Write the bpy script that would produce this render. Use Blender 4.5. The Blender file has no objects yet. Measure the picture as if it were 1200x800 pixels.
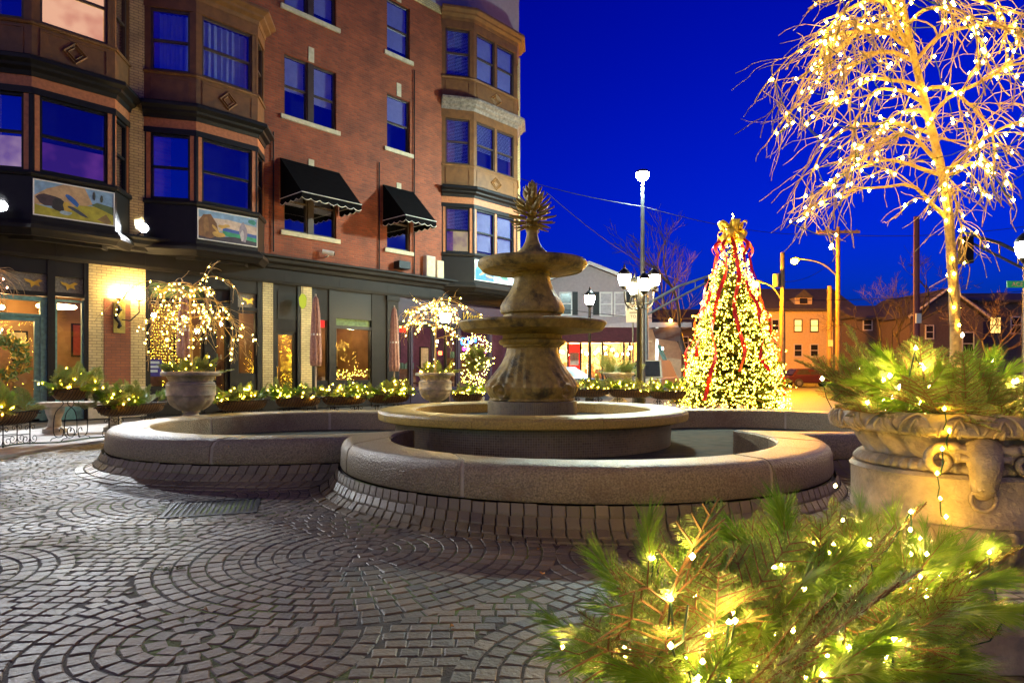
import bpy, math, random
import numpy as np
from mathutils import Vector, Matrix, Euler
R = math.radians
PI = math.pi
S = bpy.context.scene
C = S.collection
random.seed(7)

# ------------------------------------------------------------------ camera, sky, exposure
F, HOR, HC = 765.0, 435.0, 1.2            # focal length and horizon row in the 1200x800 photograph, eye height in metres
cam_d = bpy.data.cameras.new('camera')
cam = bpy.data.objects.new('camera', cam_d)
C.objects.link(cam)
cam.location = (0, 0, HC)
cam.rotation_euler = (R(90), 0, 0)
cam_d.sensor_width = 36
cam_d.lens = F / 1200 * 36
cam_d.shift_y = (HOR - 400) / 1200
cam_d.clip_start = 0.05
cam_d.clip_end = 2000
S.camera = cam

w = bpy.data.worlds.new('World')
S.world = w
w.use_nodes = True
nt = w.node_tree
bg = nt.nodes['Background']
sky = nt.nodes.new('ShaderNodeTexSky')
sky.sky_type = 'NISHITA'
sky.sun_disc = False
SUN_EL, SUN_AZ = 1.8, 225.0                 # behind left, so the added fill reaches the fronts and misses window reflections
sky.sun_elevation = R(SUN_EL)
sky.sun_rotation = R(SUN_AZ)
sky.altitude = 0
sky.ozone_density = 6.0
sky.dust_density = 0.3
sep = nt.nodes.new('ShaderNodeSeparateColor')
comb = nt.nodes.new('ShaderNodeCombineColor')
nt.links.new(sky.outputs[0], sep.inputs[0])
for ch, (gam, gain) in enumerate(((1.3, .04), (2.6, .57), (1.5, 1.34))):   # the saturated blue of a tungsten-balanced dusk exposure
    pw = nt.nodes.new('ShaderNodeMath')
    pw.operation = 'POWER'
    pw.inputs[1].default_value = gam
    mu = nt.nodes.new('ShaderNodeMath')
    mu.operation = 'MULTIPLY'
    mu.inputs[1].default_value = gain
    nt.links.new(sep.outputs[ch], pw.inputs[0])
    nt.links.new(pw.outputs[0], mu.inputs[0])
    nt.links.new(mu.outputs[0], comb.inputs[ch])
nt.links.new(comb.outputs[0], bg.inputs['Color'])
bg.inputs['Strength'].default_value = 0.15

sun_d = bpy.data.lights.new('fill_sun', 'SUN')  # wide warm fill added for the fronts, standing in for unseen street lamps
sun_d.energy = .55
sun_d.angle = R(80)
sun_d.color = (1.0, .80, .28)
sun = bpy.data.objects.new('fill_sun', sun_d)
C.objects.link(sun)
sun.rotation_euler = Vector((-math.sin(R(SUN_AZ)) * math.cos(R(SUN_EL)), -math.cos(R(SUN_AZ)) * math.cos(R(SUN_EL)), -math.sin(R(SUN_EL)))).to_track_quat('-Z', 'Y').to_euler()

S.view_settings.view_transform = 'Standard'
S.view_settings.look = 'None'
S.view_settings.exposure = 0.95
S.view_settings.gamma = 1.0
S.view_settings.use_curve_mapping = False
S.render.engine = 'CYCLES'
cy = S.cycles
cy.use_denoising = True
cy.use_light_tree = True
cy.max_bounces = 6
cy.diffuse_bounces = 2
cy.glossy_bounces = 3
cy.transmission_bounces = 4
cy.transparent_max_bounces = 8
cy.sample_clamp_indirect = 4.0
cy.sample_clamp_direct = 0.0
cy.caustics_reflective = False
cy.caustics_refractive = False

# strengths of the lamps the place has
L_GLOBE, L_FAIRY, L_TREE, L_SPOT, L_MAST, L_SODIUM = 160.0, 75.0, 60.0, 1100.0, 2000.0, 4500.0

# ------------------------------------------------------------------ helpers
def at(px, py, Y):
    return Vector(((px - 600) / F * Y, Y, HC - (py - HOR) / F * Y))

def gnd(px, py):
    Y = F * HC / (py - HOR)
    return Vector(((px - 600) / F * Y, Y, 0))

class MB:
    def __init__(s):
        s.v = []
        s.f = []
    def add(s, vs, fs):
        o = len(s.v)
        s.v.extend([tuple(x) for x in vs])
        s.f.extend([tuple(i + o for i in q) for q in fs])
        return s
    def box(s, x0, x1, y0, y1, z0, z1):
        vs = [(x0, y0, z0), (x1, y0, z0), (x1, y1, z0), (x0, y1, z0), (x0, y0, z1), (x1, y0, z1), (x1, y1, z1), (x0, y1, z1)]
        return s.add(vs, BOXF)
    def obox(s, o, ex, ey, ez):
        o, ex, ey, ez = map(Vector, (o, ex, ey, ez))
        vs = [o, o + ex, o + ex + ey, o + ey, o + ez, o + ex + ez, o + ex + ey + ez, o + ey + ez]
        return s.add(vs, BOXF)
    def fb(s, fr, s0, s1, o0, o1, z0, z1):
        (ox, oy), (dx, dy), (nx, ny) = fr
        def p(a, b, z): return (ox + dx * a + nx * b, oy + dy * a + ny * b, z)
        vs = [p(s0, o1, z0), p(s1, o1, z0), p(s1, o0, z0), p(s0, o0, z0), p(s0, o1, z1), p(s1, o1, z1), p(s1, o0, z1), p(s0, o0, z1)]
        return s.add(vs, BOXF)
    def fq(s, fr, s0, s1, o, z0, z1):
        (ox, oy), (dx, dy), (nx, ny) = fr
        def p(a, z): return (ox + dx * a + nx * o, oy + dy * a + ny * o, z)
        return s.add([p(s0, z0), p(s1, z0), p(s1, z1), p(s0, z1)], [(0, 1, 2, 3)])
    def lathe(s, prof, n=24, c=(0, 0, 0), fn=None, a0=0.0):
        o = len(s.v)
        for (r, z) in prof:
            for i in range(n):
                a = a0 + 2 * PI * i / n
                rr = r if fn is None else fn(r, z, a)
                s.v.append((c[0] + rr * math.cos(a), c[1] + rr * math.sin(a), c[2] + z))
        m = len(prof)
        for j in range(m - 1):
            for i in range(n):
                k = (i + 1) % n
                s.f.append((o + j * n + i, o + j * n + k, o + (j + 1) * n + k, o + (j + 1) * n + i))
        if prof[0][0] > 1e-4: s.f.append(tuple(o + i for i in reversed(range(n))))
        if prof[-1][0] > 1e-4: s.f.append(tuple(o + (m - 1) * n + i for i in range(n)))
        return s
    def tube(s, pts, rad, n=6, cap=True):
        pts = [Vector(p) for p in pts]
        if not hasattr(rad, '__len__'): rad = [rad] * len(pts)
        o = len(s.v)
        up = None
        for i, p in enumerate(pts):
            t = (pts[min(i + 1, len(pts) - 1)] - pts[max(i - 1, 0)])
            if t.length < 1e-9: t = Vector((0, 0, 1))
            t.normalize()
            if up is None:
                up = Vector((0, 0, 1)) if abs(t.z) < .9 else Vector((1, 0, 0))
            a = t.cross(up)
            if a.length < 1e-6: a = t.orthogonal()
            a.normalize()
            b = a.cross(t)
            up = b
            for k in range(n):
                q = p + (a * math.cos(2 * PI * k / n) + b * math.sin(2 * PI * k / n)) * rad[i]
                s.v.append(tuple(q))
        for i in range(len(pts) - 1):
            for k in range(n):
                m = (k + 1) % n
                s.f.append((o + i * n + k, o + i * n + m, o + (i + 1) * n + m, o + (i + 1) * n + k))
        if cap:
            s.f.append(tuple(o + k for k in reversed(range(n))))
            s.f.append(tuple(o + (len(pts) - 1) * n + k for k in range(n)))
        return s
    def poly(s, pts, thick=None):
        n = len(pts)
        if thick is None:
            return s.add(pts, [tuple(range(n))])
        t = Vector(thick)
        vs = [Vector(p) for p in pts] + [Vector(p) + t for p in pts]
        return s.add(vs, [tuple(reversed(range(n))), tuple(range(n, 2 * n))] + [(i, (i + 1) % n, n + (i + 1) % n, n + i) for i in range(n)])
    def sphere(s, c, r, nu=12, nv=8, sz=1.0):
        prof = [(max(1e-5, r * math.sin(PI * j / nv)), -r * sz * math.cos(PI * j / nv)) for j in range(nv + 1)]
        return s.lathe(prof, nu, c)
    def build(s, name, m, parent=None, smooth=False, loc=None, kind=None):
        me = bpy.data.meshes.new(name)
        me.from_pydata(s.v, [], s.f)
        me.materials.append(m)
        if smooth: me.polygons.foreach_set('use_smooth', [True] * len(me.polygons))
        return link(name, me, parent, loc, kind)
BOXF = [(3, 2, 1, 0), (4, 5, 6, 7), (0, 1, 5, 4), (1, 2, 6, 5), (2, 3, 7, 6), (3, 0, 4, 7)]

def link(name, me, parent=None, loc=None, kind=None):
    o = bpy.data.objects.new(name, me)
    C.objects.link(o)
    if parent is not None: o.parent = parent
    if loc is not None: o.location = loc
    if kind: o['kind'] = kind
    return o

def smooth_angle(o, deg=40):
    me = o.data
    me.polygons.foreach_set('use_smooth', [True] * len(me.polygons))
    me.set_sharp_from_angle(angle=R(deg))
    return o

def tag(o, label, cat, group=None):
    o['label'] = label
    o['category'] = cat
    if group: o['group'] = group
    return o

def thing(name, label, cat, loc=(0, 0, 0), rz=0.0, group=None):
    o = bpy.data.objects.new(name, None)
    o.empty_display_size = .2
    C.objects.link(o)
    o.location = loc
    o.rotation_euler = (0, 0, rz)
    return tag(o, label, cat, group)

def copy_tree(o, parent=None):
    c = o.copy()
    C.objects.link(c)
    c.parent = parent
    for ch in list(o.children): copy_tree(ch, c)
    return c

# ------------------------------------------------------------------ materials
def newmat(name):
    m = bpy.data.materials.new(name)
    m.use_nodes = True
    t = m.node_tree
    return m, t, t.nodes['Principled BSDF']

def mat(name, col, rough=.6, metal=0.0, var=0.25, vs=6.0, bump=0.0, bs=40.0, spec=.5, rnd=0.0, dirt=None):
    """plain surface: base colour broken up by noise, optional bump, optional per-object change, optional dirt colour"""
    m, t, p = newmat(name)
    N, K = t.nodes, t.links
    p.inputs['Roughness'].default_value = rough
    p.inputs['Metallic'].default_value = metal
    p.inputs['Specular IOR Level'].default_value = spec
    tc = N.new('ShaderNodeTexCoord')
    nz = N.new('ShaderNodeTexNoise')
    nz.inputs['Scale'].default_value = vs
    nz.inputs['Detail'].default_value = 5
    K.new(tc.outputs['Object'], nz.inputs['Vector'])
    mp = N.new('ShaderNodeMapRange')
    mp.inputs[1].default_value = .25
    mp.inputs[2].default_value = .75
    mp.inputs[3].default_value = 1 - var
    mp.inputs[4].default_value = 1 + var
    K.new(nz.outputs['Fac'], mp.inputs[0])
    val = mp.outputs[0]
    if rnd:
        oi = N.new('ShaderNodeObjectInfo')
        m2 = N.new('ShaderNodeMapRange')
        m2.inputs[3].default_value = 1 - rnd
        m2.inputs[4].default_value = 1 + rnd
        K.new(oi.outputs['Random'], m2.inputs[0])
        mu = N.new('ShaderNodeMath')
        mu.operation = 'MULTIPLY'
        K.new(val, mu.inputs[0])
        K.new(m2.outputs[0], mu.inputs[1])
        val = mu.outputs[0]
    mx = N.new('ShaderNodeMix')
    mx.data_type = 'RGBA'
    mx.blend_type = 'MULTIPLY'
    mx.inputs[0].default_value = 1
    mx.inputs[6].default_value = (*col, 1)
    K.new(val, mx.inputs[7])
    out = mx.outputs[2]
    if dirt:
        n2 = N.new('ShaderNodeTexNoise')
        n2.inputs['Scale'].default_value = dirt[1]
        n2.inputs['Detail'].default_value = 8
        n2.inputs['Roughness'].default_value = .65
        K.new(tc.outputs['Object'], n2.inputs['Vector'])
        cr = N.new('ShaderNodeMapRange')
        cr.inputs[1].default_value = dirt[2]
        cr.inputs[2].default_value = dirt[2] + .14
        K.new(n2.outputs['Fac'], cr.inputs[0])
        m3 = N.new('ShaderNodeMix')
        m3.data_type = 'RGBA'
        K.new(cr.outputs[0], m3.inputs[0])
        K.new(out, m3.inputs[6])
        m3.inputs[7].default_value = (*dirt[0], 1)
        out = m3.outputs[2]
    K.new(out, p.inputs['Base Color'])
    if bump:
        nb = N.new('ShaderNodeTexNoise')
        nb.inputs['Scale'].default_value = bs
        nb.inputs['Detail'].default_value = 6
        K.new(tc.outputs['Object'], nb.inputs['Vector'])
        b = N.new('ShaderNodeBump')
        b.inputs['Strength'].default_value = bump
        b.inputs['Distance'].default_value = .02
        K.new(nb.outputs['Fac'], b.inputs['Height'])
        K.new(b.outputs[0], p.inputs['Normal'])
        mr = N.new('ShaderNodeMapRange')
        mr.inputs[3].default_value = max(.05, rough - .12)
        mr.inputs[4].default_value = min(1, rough + .12)
        K.new(nb.outputs['Fac'], mr.inputs[0])
        K.new(mr.outputs[0], p.inputs['Roughness'])
    return m

def emit(name, col, st):
    m, t, p = newmat(name)
    t.nodes.remove(p)
    e = t.nodes.new('ShaderNodeEmission')
    e.inputs[0].default_value = (*col, 1)
    e.inputs[1].default_value = st
    t.links.new(e.outputs[0], t.nodes['Material Output'].inputs[0])
    return m

def brickmat(name, c1, c2, mortar, bwid=.215, bh=.073, msz=.007, rough=.75, bump=.5):
    m, t, p = newmat(name)
    N, K = t.nodes, t.links
    tc = N.new('ShaderNodeTexCoord')
    sp = N.new('ShaderNodeSeparateXYZ')
    cb = N.new('ShaderNodeCombineXYZ')
    K.new(tc.outputs['Object'], sp.inputs[0])
    K.new(sp.outputs[0], cb.inputs[0])
    K.new(sp.outputs[2], cb.inputs[1])
    b = N.new('ShaderNodeTexBrick')
    b.inputs['Color1'].default_value = (*c1, 1)
    b.inputs['Color2'].default_value = (*c2, 1)
    b.inputs['Mortar'].default_value = (*mortar, 1)
    b.inputs['Scale'].default_value = 1
    b.inputs['Mortar Size'].default_value = msz
    b.inputs['Mortar Smooth'].default_value = .3
    b.inputs['Brick Width'].default_value = bwid
    b.inputs['Row Height'].default_value = bh
    K.new(cb.outputs[0], b.inputs['Vector'])
    nz = N.new('ShaderNodeTexNoise')
    nz.inputs['Scale'].default_value = 1.3
    nz.inputs['Detail'].default_value = 7
    K.new(cb.outputs[0], nz.inputs['Vector'])
    mp = N.new('ShaderNodeMapRange')
    mp.inputs[1].default_value = .3
    mp.inputs[2].default_value = .7
    mp.inputs[3].default_value = .72
    mp.inputs[4].default_value = 1.25
    K.new(nz.outputs['Fac'], mp.inputs[0])
    mx = N.new('ShaderNodeMix')
    mx.data_type = 'RGBA'
    mx.blend_type = 'MULTIPLY'
    mx.inputs[0].default_value = 1
    K.new(b.outputs['Color'], mx.inputs[6])
    K.new(mp.outputs[0], mx.inputs[7])
    K.new(mx.outputs[2], p.inputs['Base Color'])
    p.inputs['Roughness'].default_value = rough
    bu = N.new('ShaderNodeBump')
    bu.invert = True
    bu.inputs['Strength'].default_value = bump
    bu.inputs['Distance'].default_value = .01
    K.new(b.outputs['Fac'], bu.inputs['Height'])
    K.new(bu.outputs[0], p.inputs['Normal'])
    return m

def glassmat(name, fac=.5, tint=(.85, .9, 1.0), rough=.02):
    m, t, p = newmat(name)
    t.nodes.remove(p)
    N, K = t.nodes, t.links
    tr = N.new('ShaderNodeBsdfTransparent')
    tr.inputs[0].default_value = (*tint, 1)
    g = N.new('ShaderNodeBsdfGlossy')
    g.inputs['Roughness'].default_value = rough
    tc = N.new('ShaderNodeTexCoord')
    nz = N.new('ShaderNodeTexNoise')
    nz.inputs['Scale'].default_value = 1.2
    K.new(tc.outputs['Object'], nz.inputs['Vector'])
    bu = N.new('ShaderNodeBump')
    bu.inputs['Strength'].default_value = .05
    bu.inputs['Distance'].default_value = .05
    K.new(nz.outputs['Fac'], bu.inputs['Height'])
    K.new(bu.outputs[0], g.inputs['Normal'])
    mx = N.new('ShaderNodeMixShader')
    mx.inputs[0].default_value = fac
    K.new(tr.outputs[0], mx.inputs[1])
    K.new(g.outputs[0], mx.inputs[2])
    K.new(mx.outputs[0], N['Material Output'].inputs[0])
    return m

def islandmat(name, cols, rough, bump, bs, moss=None):
    """pieces: colour picked per mesh island and per object"""
    m, t, p = newmat(name)
    N, K = t.nodes, t.links
    ge = N.new('ShaderNodeNewGeometry')
    oi = N.new('ShaderNodeObjectInfo')
    ad = N.new('ShaderNodeMath')
    ad.operation = 'ADD'
    K.new(ge.outputs['Random Per Island'], ad.inputs[0])
    K.new(oi.outputs['Random'], ad.inputs[1])
    fr = N.new('ShaderNodeMath')
    fr.operation = 'FRACT'
    K.new(ad.outputs[0], fr.inputs[0])
    cr = N.new('ShaderNodeValToRGB')
    el = cr.color_ramp.elements
    el[0].color = (*cols[0], 1)
    el[1].color = (*cols[-1], 1)
    for i, c in enumerate(cols[1:-1]):
        e = el.new((i + 1) / (len(cols) - 1))
        e.color = (*c, 1)
    K.new(fr.outputs[0], cr.inputs[0])
    out = cr.outputs[0]
    nz = N.new('ShaderNodeTexNoise')
    nz.inputs['Scale'].default_value = 1.1
    nz.inputs['Detail'].default_value = 8
    K.new(ge.outputs['Position'], nz.inputs['Vector'])
    mp = N.new('ShaderNodeMapRange')
    mp.inputs[1].default_value = .3
    mp.inputs[2].default_value = .7
    mp.inputs[3].default_value = .6
    mp.inputs[4].default_value = 1.35
    K.new(nz.outputs['Fac'], mp.inputs[0])
    mx = N.new('ShaderNodeMix')
    mx.data_type = 'RGBA'
    mx.blend_type = 'MULTIPLY'
    mx.inputs[0].default_value = 1
    K.new(out, mx.inputs[6])
    K.new(mp.outputs[0], mx.inputs[7])
    K.new(mx.outputs[2], p.inputs['Base Color'])
    nb = N.new('ShaderNodeTexNoise')
    nb.inputs['Scale'].default_value = bs
    nb.inputs['Detail'].default_value = 7
    K.new(ge.outputs['Position'], nb.inputs['Vector'])
    b = N.new('ShaderNodeBump')
    b.inputs['Strength'].default_value = bump
    b.inputs['Distance'].default_value = .012
    K.new(nb.outputs['Fac'], b.inputs['Height'])
    K.new(b.outputs[0], p.inputs['Normal'])
    mr = N.new('ShaderNodeMapRange')
    mr.inputs[1].default_value = .3
    mr.inputs[2].default_value = .7
    mr.inputs[3].default_value = rough - .12
    mr.inputs[4].default_value = rough + .15
    K.new(nz.outputs['Fac'], mr.inputs[0])
    K.new(mr.outputs[0], p.inputs['Roughness'])
    return m

def leafmat(name, col, tip, var=.35):
    m, t, p = newmat(name)
    N, K = t.nodes, t.links
    oi = N.new('ShaderNodeObjectInfo')
    ge = N.new('ShaderNodeNewGeometry')
    ad = N.new('ShaderNodeMath')
    ad.operation = 'MULTIPLY_ADD'
    K.new(ge.outputs['Random Per Island'], ad.inputs[0])
    ad.inputs[1].default_value = .5
    mu = N.new('ShaderNodeMath')
    mu.operation = 'MULTIPLY'
    K.new(oi.outputs['Random'], mu.inputs[0])
    mu.inputs[1].default_value = .5
    K.new(mu.outputs[0], ad.inputs[2])
    mx = N.new('ShaderNodeMix')
    mx.data_type = 'RGBA'
    K.new(ad.outputs[0], mx.inputs[0])
    mx.inputs[6].default_value = (*col, 1)
    mx.inputs[7].default_value = (*tip, 1)
    K.new(mx.outputs[2], p.inputs['Base Color'])
    p.inputs['Roughness'].default_value = .5
    tr = N.new('ShaderNodeBsdfTranslucent')
    K.new(mx.outputs[2], tr.inputs[0])
    ms = N.new('ShaderNodeMixShader')
    ms.inputs[0].default_value = .3
    K.new(p.outputs[0], ms.inputs[1])
    K.new(tr.outputs[0], ms.inputs[2])
    K.new(ms.outputs[0], N['Material Output'].inputs[0])
    return m

def litroom(name, c1, c2, st):
    m = emit(name, c1, st); t = m.node_tree; e = t.nodes['Emission']
    tc = t.nodes.new('ShaderNodeTexCoord'); nz = t.nodes.new('ShaderNodeTexNoise'); nz.inputs['Scale'].default_value = 1.6
    t.links.new(tc.outputs['Object'], nz.inputs['Vector'])
    mx = t.nodes.new('ShaderNodeMix'); mx.data_type = 'RGBA'; mx.inputs[6].default_value = (*c2, 1); mx.inputs[7].default_value = (*c1, 1)
    mr = t.nodes.new('ShaderNodeMapRange'); mr.inputs[1].default_value = .4; mr.inputs[2].default_value = .6
    t.links.new(nz.outputs['Fac'], mr.inputs[0]); t.links.new(mr.outputs[0], mx.inputs[0]); t.links.new(mx.outputs[2], e.inputs[0])
    return m

M = {}
M['sett'] = islandmat('sett_stone', [(.105, .078, .036), (.18, .135, .066), (.125, .10, .058), (.23, .175, .088), (.09, .074, .046), (.20, .148, .07), (.15, .118, .06)], .58, .6, 45)
M['skirt'] = islandmat('skirt_stone', [(.17, .135, .055), (.22, .175, .08), (.15, .12, .06)], .45, .5, 60)
M['joint'] = mat('joint_earth', (.06, .048, .028), .9, var=.4, vs=14, bump=.4, bs=80, dirt=((.13, .19, .008), 1.1, .49))
M['concrete'] = mat('concrete', (.30, .28, .26), .75, var=.25, vs=3, bump=.25, bs=50, dirt=((.2, .18, .16), 1.2, .55))
M['asphalt'] = mat('asphalt', (.06, .058, .056), .6, var=.3, vs=2.5, bump=.4, bs=120)
M['granite'] = mat('granite', (.27, .215, .11), .46, var=.6, vs=70, bump=.8, bs=55, dirt=((.21, .145, .065), 2.2, .54))
M['mortar'] = mat('pale_mortar', (.42, .36, .24), .8)
M['fstone'] = mat('fountain_stone', (.36, .25, .05), .6, var=.35, vs=14, bump=.7, bs=45, dirt=((.085, .068, .022), 3.6, .49))
M['ringstone'] = mat('basin_stone', (.46, .32, .06), .5, var=.4, vs=50, bump=.35, bs=80, dirt=((.24, .18, .08), 2.0, .56))
M['mosaic'] = islandmat('mosaic_tile', [(.13, .11, .06), (.2, .165, .085), (.16, .14, .09)], .35, .1, 60)
M['grout'] = mat('grout', (.30, .26, .17), .8, dirt=((.12, .09, .04), 3, .55))
M['urnstone'] = mat('urn_stone', (.36, .28, .17), .62, var=.3, vs=14, bump=.45, bs=60, dirt=((.16, .145, .10), 4.0, .52))
M['urngrey'] = mat('weathered_urn_stone', (.30, .26, .19), .68, var=.3, vs=10, bump=.4, bs=50, dirt=((.15, .15, .11), 3.0, .52))
M['soil'] = mat('soil', (.03, .022, .015), .95, bump=.6, bs=60)
M['iron'] = mat('wrought_iron', (.012, .012, .013), .6, .0, var=.3, spec=.3)
M['coco'] = mat('coconut_fibre', (.14, .075, .03), .95, var=.5, vs=60, bump=1.0, bs=130)
M['pine'] = leafmat('pine_needle', (.075, .19, .014), (.20, .33, .025))
M['fir'] = leafmat('fir_needle', (.095, .18, .03), (.23, .30, .07))
M['treefir'] = leafmat('tree_needle', (.04, .085, .018), (.10, .16, .03))
M['stem'] = mat('twig_bark', (.16, .085, .035), .8, var=.3, vs=40)
M['bark'] = mat('cherry_bark', (.40, .29, .13), .7, var=.4, vs=16, bump=.6, bs=60, dirt=((.13, .085, .045), 9, .56))
M['darkbark'] = mat('dark_bark', (.035, .024, .02), .9, var=.3)
M['cord'] = mat('green_cord', (.012, .05, .02), .5)
M['fairy'] = emit('fairy_bulb', (1.0, .58, .06), L_FAIRY * 1.4)
M['fairyp'] = emit('amber_fairy_bulb', (1.0, .56, .03), L_FAIRY * 1.5)
M['fairyq'] = emit('small_tree_bulb', (1.0, .58, .07), L_FAIRY * .8)
M['fairyc'] = emit('curtain_bulb', (1.0, .55, .04), 14)
M['fairyn'] = emit('near_fairy_bulb', (1.0, .62, .14), 640)
M['fairyt'] = emit('tree_bulb', (1.0, .58, .03), L_TREE * .72)
M['fairyr'] = emit('rosy_bulb', (1.0, .42, .22), L_FAIRY * .5)
M['brick'] = brickmat('red_brick', (.33, .068, .018), (.21, .042, .013), (.20, .08, .035), msz=.010)
M['ybrick'] = brickmat('yellow_glazed_brick', (.60, .47, .21), (.52, .40, .17), (.16, .11, .05), rough=.4)
M['sillstone'] = mat('sill_limestone', (.55, .46, .30), .7, var=.2, vs=8, bump=.2)
M['bronze'] = mat('brown_painted_metal', (.165, .068, .016), .55, var=.3, vs=5, bump=.15, bs=30)
M['orange'] = mat('orange_painted_panel', (.42, .15, .055), .55, var=.25, vs=14, bump=.1)
M['black'] = mat('black_painted_wood', (.006, .0056, .006), .5, var=.3, spec=.3)
M['charcoal'] = mat('charcoal_cornice_paint', (.015, .0125, .011), .6, var=.25, vs=3, bump=.1, spec=.2)
M['frame'] = mat('brown_window_frame', (.055, .03, .018), .5)
M['silver'] = mat('worn_silver_trim', (.20, .155, .12), .55, var=.6, vs=9, bump=.5, bs=16)
M['glass'] = glassmat('window_glass', .5)
M['shopglass'] = glassmat('shop_glass', .10)
M['blind'] = mat('lavender_blind', (.62, .56, .68), .8, var=.1)
M['curtain'] = mat('white_curtain', (.6, .6, .66), .85, var=.1)
M['dark'] = mat('dark_room', (.012, .010, .014), .9)
M['purpleroom'] = mat('plum_room_wall', (.10, .035, .10), .8)
M['awning'] = mat('black_awning_canvas', (.004, .004, .0045), .9, var=.3, spec=.08)
M['piping'] = mat('white_piping', (.7, .68, .62), .7)
M['teal'] = mat('verdigris_door_paint', (.12, .27, .235), .5, var=.35, vs=12)
M['gold'] = mat('gold_leaf', (.72, .46, .06), .35, .6)
M['redbrickp'] = brickmat('red_panel_brick', (.30, .09, .03), (.24, .07, .025), (.14, .06, .03), rough=.5)
M['frost'] = mat('etched_glass', (.16, .14, .11), .35, var=.5, vs=30, bump=.5, bs=60)
M['greenglass'] = mat('green_stained_glass', (.10, .15, .05), .7, var=.6, vs=9)
M['purple'] = mat('purple_shop_paint', (.018, .010, .028), .6)
M['room'] = mat('warm_plaster', (.26, .15, .065), .85, var=.5, vs=1.3)
M['wood'] = mat('shop_wood', (.16, .08, .035), .55, var=.4, vs=8)
M['umb'] = mat('furled_pink_canvas', (.38, .21, .17), .85, var=.35, vs=16, bump=.5, bs=30)
M['umbpole'] = mat('pale_umbrella_pole', (.5, .42, .3), .5)
M['white'] = mat('white_paint', (.75, .74, .70), .5, var=.08)
M['globe'] = emit('lamp_globe', (1.0, .83, .44), L_GLOBE)
M['globew'] = emit('sconce_globe', (1.0, .70, .30), 120)
M['mast'] = emit('mast_lamp_lens', (.72, 1.0, .95), L_MAST)
M['sodium'] = emit('sodium_lamp_lens', (1.0, .36, .0004), L_SODIUM)
M['spotlens'] = emit('spotlight_lens', (.9, .95, 1.0), 900)
M['blackmetal'] = mat('black_lamp_metal', (.015, .015, .016), .4, .5)
M['greymetal'] = mat('galvanised_metal', (.13, .135, .135), .5, .5)
M['polewood'] = mat('utility_pole_wood', (.20, .125, .06), .85, var=.3, vs=4, bump=.3)
M['ribbon'] = mat('red_ribbon', (.62, .012, .008), .4, var=.15)
M['bow'] = mat('gold_bow_fabric', (.95, .62, .06), .5, .0)
M['siding'] = mat('lilac_grey_siding', (.42, .36, .37), .7, var=.1)
M['housewall'] = mat('tan_house_wall', (.46, .32, .19), .8, var=.15)
M['darkwall'] = mat('dark_clapboard', (.09, .06, .055), .8, var=.2)
M['roof'] = mat('dark_shingle', (.055, .042, .04), .85, var=.3)
M['maroon'] = mat('maroon_awning', (.10, .022, .025), .8)
M['poolfloor'] = mat('drained_basin_floor', (.05, .055, .044), .9, var=.35, vs=5, spec=.1, dirt=((.07, .065, .045), 1.8, .52))
M['sign'] = mat('white_sign', (.42, .41, .39), .5, var=.05)
M['ink'] = mat('black_ink', (.015, .015, .015), .6)
M['signgreen'] = mat('street_sign_green', (.02, .38, .22), .45, var=.05)
M['redposter'] = emit('lit_red_poster', (1.0, .03, .015), 1.1)
M['shoplamp'] = emit('shop_pendant_bulb', (1.0, .62, .22), 210)
M['neonblue'] = emit('blue_neon', (.02, .12, 1.0), 8)
M['neonpink'] = emit('pink_neon', (1.0, .05, .5), 6)
M['neonred'] = emit('red_neon', (1.0, .06, .02), 12)
M['litpane'] = emit('lit_house_window', (1.0, .58, .14), 1.3)
M['roomlit'] = litroom('lit_room_tan', (1.0, .50, .20), (.75, .28, .08), 1.0)
M['roomdim'] = litroom('lit_room_dim', (.9, .55, .28), (.4, .2, .08), .45)
M['roomplum'] = litroom('lit_room_plum', (.30, .07, .28), (.10, .03, .12), .35)
M['roomyel'] = litroom('lit_room_yellow', (.9, .65, .12), (.5, .3, .06), .6)
M['litstore'] = mat('bright_store_wall', (.7, .55, .32), .8, var=.5, vs=5)

# ------------------------------------------------------------------ the setting: ground sheets
O = Vector((.30, 9.7, 0))                   # the fountain's centre
PLAZA_R = 7.35
g = MB().poly([(-600, -300, -.03), (600, -300, -.03), (600, 900, -.03), (-600, 900, -.03)]).build('ground', M['asphalt'], kind='structure')
A_END = R(17)                                # the round plaza opens towards the south: paving runs on there
ring = [(O.x + PLAZA_R * math.cos(-A_END + (PI + 2 * A_END) * i / 96), O.y + PLAZA_R * math.sin(-A_END + (PI + 2 * A_END) * i / 96), -.0048) for i in range(97)]
ring += [(-10.5, ring[-1][1], -.0048), (-10.5, -4, -.0048), (10.5, -4, -.0048), (10.5, ring[0][1], -.0048)]
plaza = MB().poly(ring).build('plaza_paving', M['joint'], kind='structure')
# concrete apron round the plaza, raised a hand's breadth
ap = MB()
n = 96
for (r0, r1, z0, z1) in ((PLAZA_R + .02, PLAZA_R + .02, -.03, .035), (PLAZA_R + .02, 10.6, .035, .035), (10.6, 10.6, .035, -.03)):
    vs, fs = [], []
    for i in range(n + 1):
        a = -A_END + (PI + 2 * A_END) * i / n
        vs += [(O.x + r0 * math.cos(a), O.y + r0 * math.sin(a), z0), (O.x + r1 * math.cos(a), O.y + r1 * math.sin(a), z1)]
    for i in range(n):
        fs.append((2 * i, 2 * i + 1, 2 * i + 3, 2 * i + 2))
    ap.add(vs, fs)
ap.build('pavement_apron', M['concrete'], kind='structure')

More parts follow.
